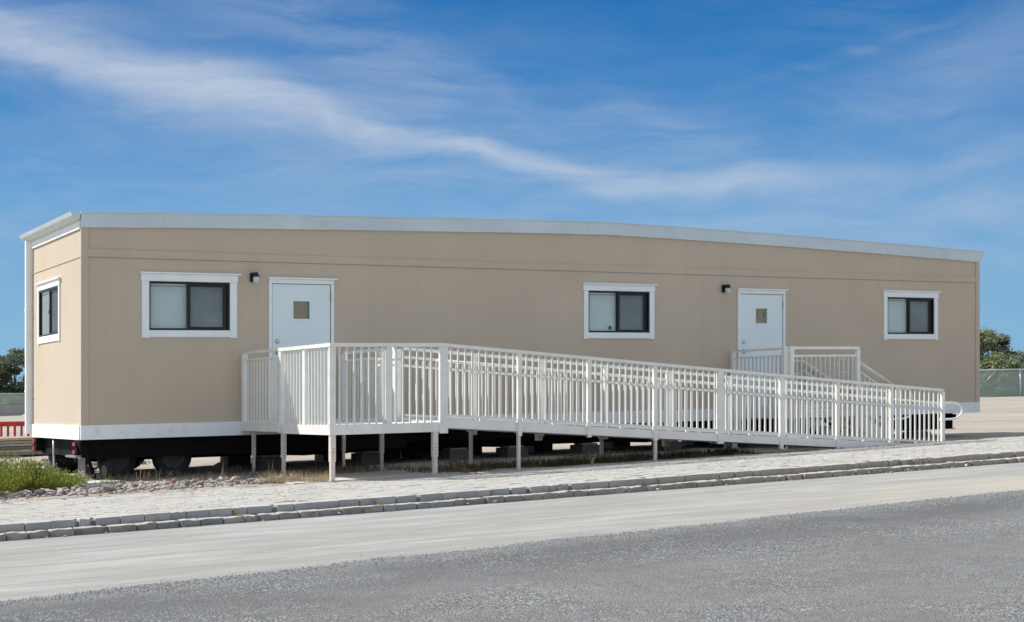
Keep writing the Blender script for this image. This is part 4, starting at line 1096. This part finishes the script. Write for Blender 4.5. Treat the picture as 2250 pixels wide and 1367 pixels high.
# leaf litter on the sidewalk
def litter():
    mb = MB(); r = random.Random(31)
    for i in range(3000):
        u = r.uniform(-4, 13.5); w = 3.4 + 3.1*r.random()**1.3
        if noise.noise(Vector((u*.8, w*1.5, 7))) < -.05: continue
        s_ = r.uniform(.007, .019); c = W(u, w, G(u)+.010+r.uniform(0, .006)); a = r.uniform(0, 6.28); d = Vector((math.cos(a), math.sin(a), 0)); e = Vector((-d.y, d.x, 0)); k = len(mb.v)
        mb.v += [c-d*s_*1.6, c-e*s_*.4+Vector((0, 0, .003)), c+d*s_*1.6, c+e*s_*.4+Vector((0, 0, .004))]; mb.f.append((k, k+1, k+2, k+3))
    tag(mb.build('leaf_litter', M_LITTER, fix=False), 'scattered brown leaf litter and seeds on the pale pavers', 'leaf litter', kind='stuff')
litter()
def kerb_rubble():
    mb = MB(); r = random.Random(77)
    for i in range(120):
        u = r.gauss(9.0, .6) if i < 80 else r.uniform(-3, 13); w = r.choice([6.64, 6.83])+r.gauss(0, .03); s_ = r.uniform(.008, .030); me = r.choice(RM)
        z = G(u) - (.085 if w < 6.75 else KB) + s_*.3; rot = Matrix.Rotation(r.uniform(0, 6.28), 3, 'Z'); b = len(mb.v); p = W(u, w, z)
        mb.v += [p + rot @ (v.co*s_) for v in me.vertices]; mb.f += [tuple(b+i_ for i_ in q.vertices) for q in me.polygons]
    tag(mb.build('kerb_crumbs', simple('kerb_crumb', (.40, .35, .29), .9, var=.4, scale=30), fix=False), 'crumbled mortar and stone bits along the broken kerb', 'rubble', kind='stuff')
kerb_rubble()
for j, (u, w, lab) in enumerate(((5.35, -1.4, 'black tyre lying flat on the dirt under the trailer behind the first thin ramp leg'), (6.0, -1.2, 'black tyre lying on the dirt under the trailer nearest the pale spiky weed'))):
    c = W(u, w, GD(u)+.10); r_ = .33
    o = MB().disc_stack(c, (0.05, 0, 1), [(-.08, .19), (-.10, .25), (-.07, .32), (0, .335), (.07, .32), (.10, .25), (.08, .19), (0, .17)], 24).build('tyre', M_RUBBER); tag(o, lab, 'tyre', 'tyres lying under the trailer')
# small stones lying along the kerb foot and the sidewalk
M_CHIPW = simple('white_chip', (.60, .57, .52), .85)
kerb_spots = [(1.05, 'pale broken chip on the lower kerb left of centre'), (2.6, 'pale stone chip at the foot of the kerb in front of the deck'), (2.95, 'white chip beside the orange one at the kerb foot'), (5.2, 'pale chip at the kerb foot right of the deck'), (8.6, 'broken pale lump in the crumbled kerb stretch'), (9.3, 'white broken lump lying on the crumbled kerb'), (10.4, 'rounded pale lump on the lower kerb at right')]
for u, lab in kerb_spots:
    o = inst('stone_chip', RM[int(u*7) % 14].copy(), W(u, 6.83, G(u)-KB+.02), rot=(.2, .3, u), sc=(.035, .03, .04)); o.data.materials[0] = M_CHIPW; tag(o, lab, 'stone')
# orange plastic scraps caught on the kerb
M_ORANGE = simple('orange_strap', (.42, .19, .05), .6)
for u, lab in ((-.05, 'orange strip of tape hanging over the lower kerb, leftmost'), (1.55, 'orange strip of tape lying across the lower kerb, further right')):
    mb = MB(); z = G(u)
    mb.tube([W(u-.05, 6.56, z+.012), W(u-.02, 6.65, z-.030), W(u+.0, 6.66, z-.068), W(u+.02, 6.815, z-.070), W(u+.04, 6.83, z-KB+.01)], .008, 5); tag(mb.build('tape_scrap', M_ORANGE), lab, 'tape')

# debris by the left end, on the ground beyond
def slab(u, w, L, D, H, rot, label, m=M_SLAB, z=0, cat='slab', name='concrete_slab', tilt=0, group=None):
    me = MB(); c, s_ = math.cos(rot), math.sin(rot); P_ = lambda a, b, zz: W(u + a*c - b*s_, w + a*s_ + b*c, zz + a*tilt)
    me.box(-L/2, L/2, -D/2, D/2, G(u)-.01+z, G(u)+H+z, P=P_); o = me.build(name, m, bevel=.006); return tag(o, label, cat, group)
slab(-.35, 1.05, 1.25, .55, .055, -.25, 'pale concrete strip in front of the trailer corner beside the shrub')
slab(-.25, -1.45, 1.9, .7, .06, .35, 'long pale concrete slab lying behind the shrub left of the mud flap')
slab(-.75, -4.0, 2.2, .8, .10, .15, 'white flat slab behind the stake')
slab(.55, -3.2, .55, .5, .20, .5, 'upright grey concrete chunk under the left end', tilt=.1)
slab(-.6, -.7, .7, .45, .05, .7, 'small broken slab piece right behind the shrub')
TM = [simple('board_%d' % i, c, .85, var=.3, scale=8, dirt=((.12, .10, .08), .4)) for i, c in enumerate(((.40, .37, .33), (.30, .26, .22), (.46, .36, .26), (.34, .34, .34)))]
pile = thing('timber_pile', W(-.6, -12, G(-.6)), 'low pile of weathered boards left of the trailer behind the slabs', 'timber pile')
rr = random.Random(8)
for lay in range(7):
    for j in range(5):
        L = rr.uniform(3.0, 5.5); a = rr.uniform(-.10, .06); uc = .2 + rr.uniform(-.6, .5); wc = -11.3 - j*.35 + rr.uniform(-.05, .05); z = -1.13+.062*lay + rr.uniform(0, .008)
        c, s_ = math.cos(a), math.sin(a); Pq = lambda x, y, zz, uc=uc, wc=wc, c=c, s_=s_: W(uc + x*c - y*s_, wc + x*s_ + y*c, zz)
        MB().box(-L/2, L/2, -.14, .14, z, z+.05, P=Pq).build('board', rr.choice(TM), pile)
plist = [('brown board lying in the debris left of the trailer', .9, -6.2, 1.6, .12, .03, .3, TM[2]), ('reddish board on the debris behind the slabs', .3, -6.8, 1.3, .14, .03, -.2, simple('red_brown_board', (.36, .15, .09), .8)),
         ('bluish metal sheet lying on the debris by the stake', .3, -8.0, .5, .35, .04, .1, simple('blue_sheet', (.33, .40, .52), .6)), ('dark plank under the left end of the trailer', 1.5, -4.6, 1.5, .2, .05, .15, TM[1]),
         ('grey plank beyond the left end of the trailer', 1.9, -7.0, 1.8, .2, .06, .05, TM[3])]
for lab, u, w, L, D, H, a, m in plist: slab(u, w, L, D, H, a, lab, m, z=.02, cat='board', name='loose_board')
rr = random.Random(14)
for i in range(46):
    u = rr.uniform(-.6, 2.6); w = rr.uniform(-9, -1.2)
    s_ = rr.uniform(.04, .13)
    o = inst('rock', rr.choice(RM), W(u, w, G(u)+s_*.25), rot=(rr.random(), rr.random(), rr.random()*6), sc=(s_*1.3, s_, s_*.8)); tag(o, 'broken stone among the debris %s' % ('left of the trailer end' if u < .3 else 'seen under the left end of the trailer'), 'rock', 'stones scattered in the debris behind')
stk = MB(); stk.tube([W(-2.15, -.6, G(-2)-.05), W(-2.05, -.62, -.62), W(-1.98, -.60, -.42)], .016, 6, rr=[.022, .018, .014]); tag(stk.build('stake', M_STAKE), 'thin dark stake leaning up out of the green shrub', 'stake')
# red plastic barrier
def barrier(x0, y, n, label):
    zb = -1.12; x = x0; B = thing('plastic_barrier', XYW(x0+.9, y, zb), label, 'barrier', 'red plastic barriers')
    L = 1.9; H = .68
    def bx(a, b, c, d, nm, t=.035): return MB().box(a, b, -t, t, c, d, P=lambda p, q, z: XYW(x0+p, y+q, zb+z)).build(nm, M_REDP, B, bevel=.01)
    bx(0, L, H-.13, H, 'top_bar', .05); bx(0, L, .10, .22, 'bottom_bar', .05)
    for k in range(11): bx(.03+k*(L-.1)/10, .03+k*(L-.1)/10+.055, .22, H-.13, 'slat', .028)
    bx(.25, .45, 0, .10, 'foot', .22); bx(L-.45, L-.25, 0, .10, 'foot', .22)
barrier(-15.6, 40, 1, 'red slatted plastic barrier beyond the boards, cut by the photo edge'); barrier(-13.66, 40.1, 1, 'red slatted plastic barrier just left of the trailer downspout')

# ================================================================== FENCES
def chain_fence(x0, x1, y, zb, h, step, label, xpost):
    Fn = thing('mesh_fence', XYW((x0+x1)/2, y, zb), label, 'fence')
    mb = MB(); xs = [x0+(x1-x0)*i/60 for i in range(61)]; k = 0
    for i in range(60):
        def wob(x, z): return .05*noise.noise(Vector((x*.6, z, 0)))
        b = len(mb.v); a, c = xs[i], xs[i+1]
        zt = h-.06
        for zz in (0.02, zt*.5, zt):
            mb.v += [XYW(a, y+wob(a, zz), zb+zz), XYW(c, y+wob(c, zz), zb+zz)]
        mb.f += [(b, b+1, b+3, b+2), (b+2, b+3, b+5, b+4)]
    mb.build('windbreak_mesh', M_MESH, Fn, fix=False)
    MB().tube([XYW(x0, y-.06, zb+h), XYW(x1, y-.06, zb+h)], .045, 8).build('top_rail', M_GALV, Fn)
    x = xpost
    while x > x0+step: x -= step
    while x < x1:
        MB().tube([XYW(x, y-.06, zb-.1), XYW(x, y-.06, zb+h+.02)], .055, 8).build('post', M_GALV, Fn); x += step
    return Fn
FR = chain_fence(24.5, 36.0, 92, -.80, 1.80, 3.05, 'green mesh covered chain link fence on the sand right of the trailer', 31.05)
MB().tube([XYW(29.0, 91.9, .35), XYW(29.5, 91.9, .93)], .05, 6).build('brace', M_GALV, FR)
# left: green mesh above a grey block wall
lw = MB(); lw.box(-46, -36, 0, .2, -.90, .02, P=lambda x, q, z: XYW(x, 118+q, z)); tag(lw.build('block_wall', M_GREYW), 'low grey wall with green mesh above, far left beyond the barrier', 'wall')
chain_fence(-46, -36, 118.1, .02, .85, 3, 'green mesh fence on top of the grey wall at far left', -41)

# ================================================================== TREES
def tree(x, y, h, rad, m, label, seed, n=5200, leaf=.12, trunk=True, low=.25, gaps=1., sq=1.):
    r = random.Random(seed); zb = -.9; base = XYW(x, y, zb); root = thing('tree', base, label, 'tree', None)
    mb = MB(); clumps = []
    nc = 46
    for i in range(nc):
        t = r.random(); zz = low + (1-low)*t; prof = math.sin(math.pi*min(1, .18+.82*(zz-low)/(1-low)*.95))**.6
        a = r.uniform(0, 6.28); d = rad*prof*math.sqrt(r.random())*.9
        c = base + Vector((math.cos(a)*d, math.sin(a)*d, h*zz*.93)); cr = rad*r.uniform(.20, .34)*gaps
        clumps.append((c, cr))
    for c, cr in clumps: leaf_cloud(mb, c, cr*1.2, cr*1.2, cr*.8*sq, int(n*2.2)//nc, leaf*.95, r, .25)
    mb.build('crown', m, root, fix=False)
    tr = MB(); tr.tube([base-Vector((0, 0, .3)), base+Vector((r.gauss(0, .1), 0, h*.3)), base+Vector((r.gauss(0, .2), 0, h*.62))], .1, 8, rr=[.022*h+.04, .016*h+.03, .01*h])
    for c, cr in clumps[::2]:
        s_ = base+Vector((0, 0, h*r.uniform(.18, .5))); tr.tube([s_, s_.lerp(c, .5)+Vector((0, 0, -.1)), c], .04, 5, rr=[.05, .035, .012])
    tr.build('trunk', M_BARK, root); return root
tree(-40.9, 124, 5.6, 2.6, M_LEAFD, 'dark grey green tree beyond the wall at far left, nearest the downspout', 1, 5200, .12)
tree(-44.3, 126, 5.8, 2.4, M_LEAFD, 'open grey green tree beyond the wall cut by the left photo edge', 2, 3600, .12, gaps=.85)
tree(-42.9, 121.5, 2.3, 1.7, M_LEAFL, 'light green bush beyond the wall at far left', 3, 3000, .10, low=.05)
tree(-40.0, 120.5, 1.7, 1.6, M_LEAFL, 'pale low bush under the dark tree at far left', 13, 2600, .10, low=.05)
tree(29.9, 97, 4.75, 2.2, M_LEAFM, 'taller olive tree just right of the trailer end', 4, 4200, .11, low=.15)
tree(31.9, 99, 4.3, 1.7, M_LEAFD, 'dark pointed tree between the two green bushes at right', 5, 3200, .11, low=.15)
tree(30.9, 95, 3.0, 2.0, M_LEAFM, 'wide green bush behind the right fence in the middle', 6, 4200, .10, low=.08)
tree(33.2, 96, 3.5, 1.9, M_LEAFM, 'round green bush behind the fence at the right photo edge', 7, 4200, .10, low=.08)
tree(30.2, 93.6, 2.2, 1.1, M_LEAFL, 'pale green low bush against the fence right of the trailer', 9, 3000, .09, low=.05)
tree(27.6, 98, 3.6, 1.7, M_LEAFD, 'dark tree half hidden by the far end of the trailer', 10, 3600, .11, low=.1)
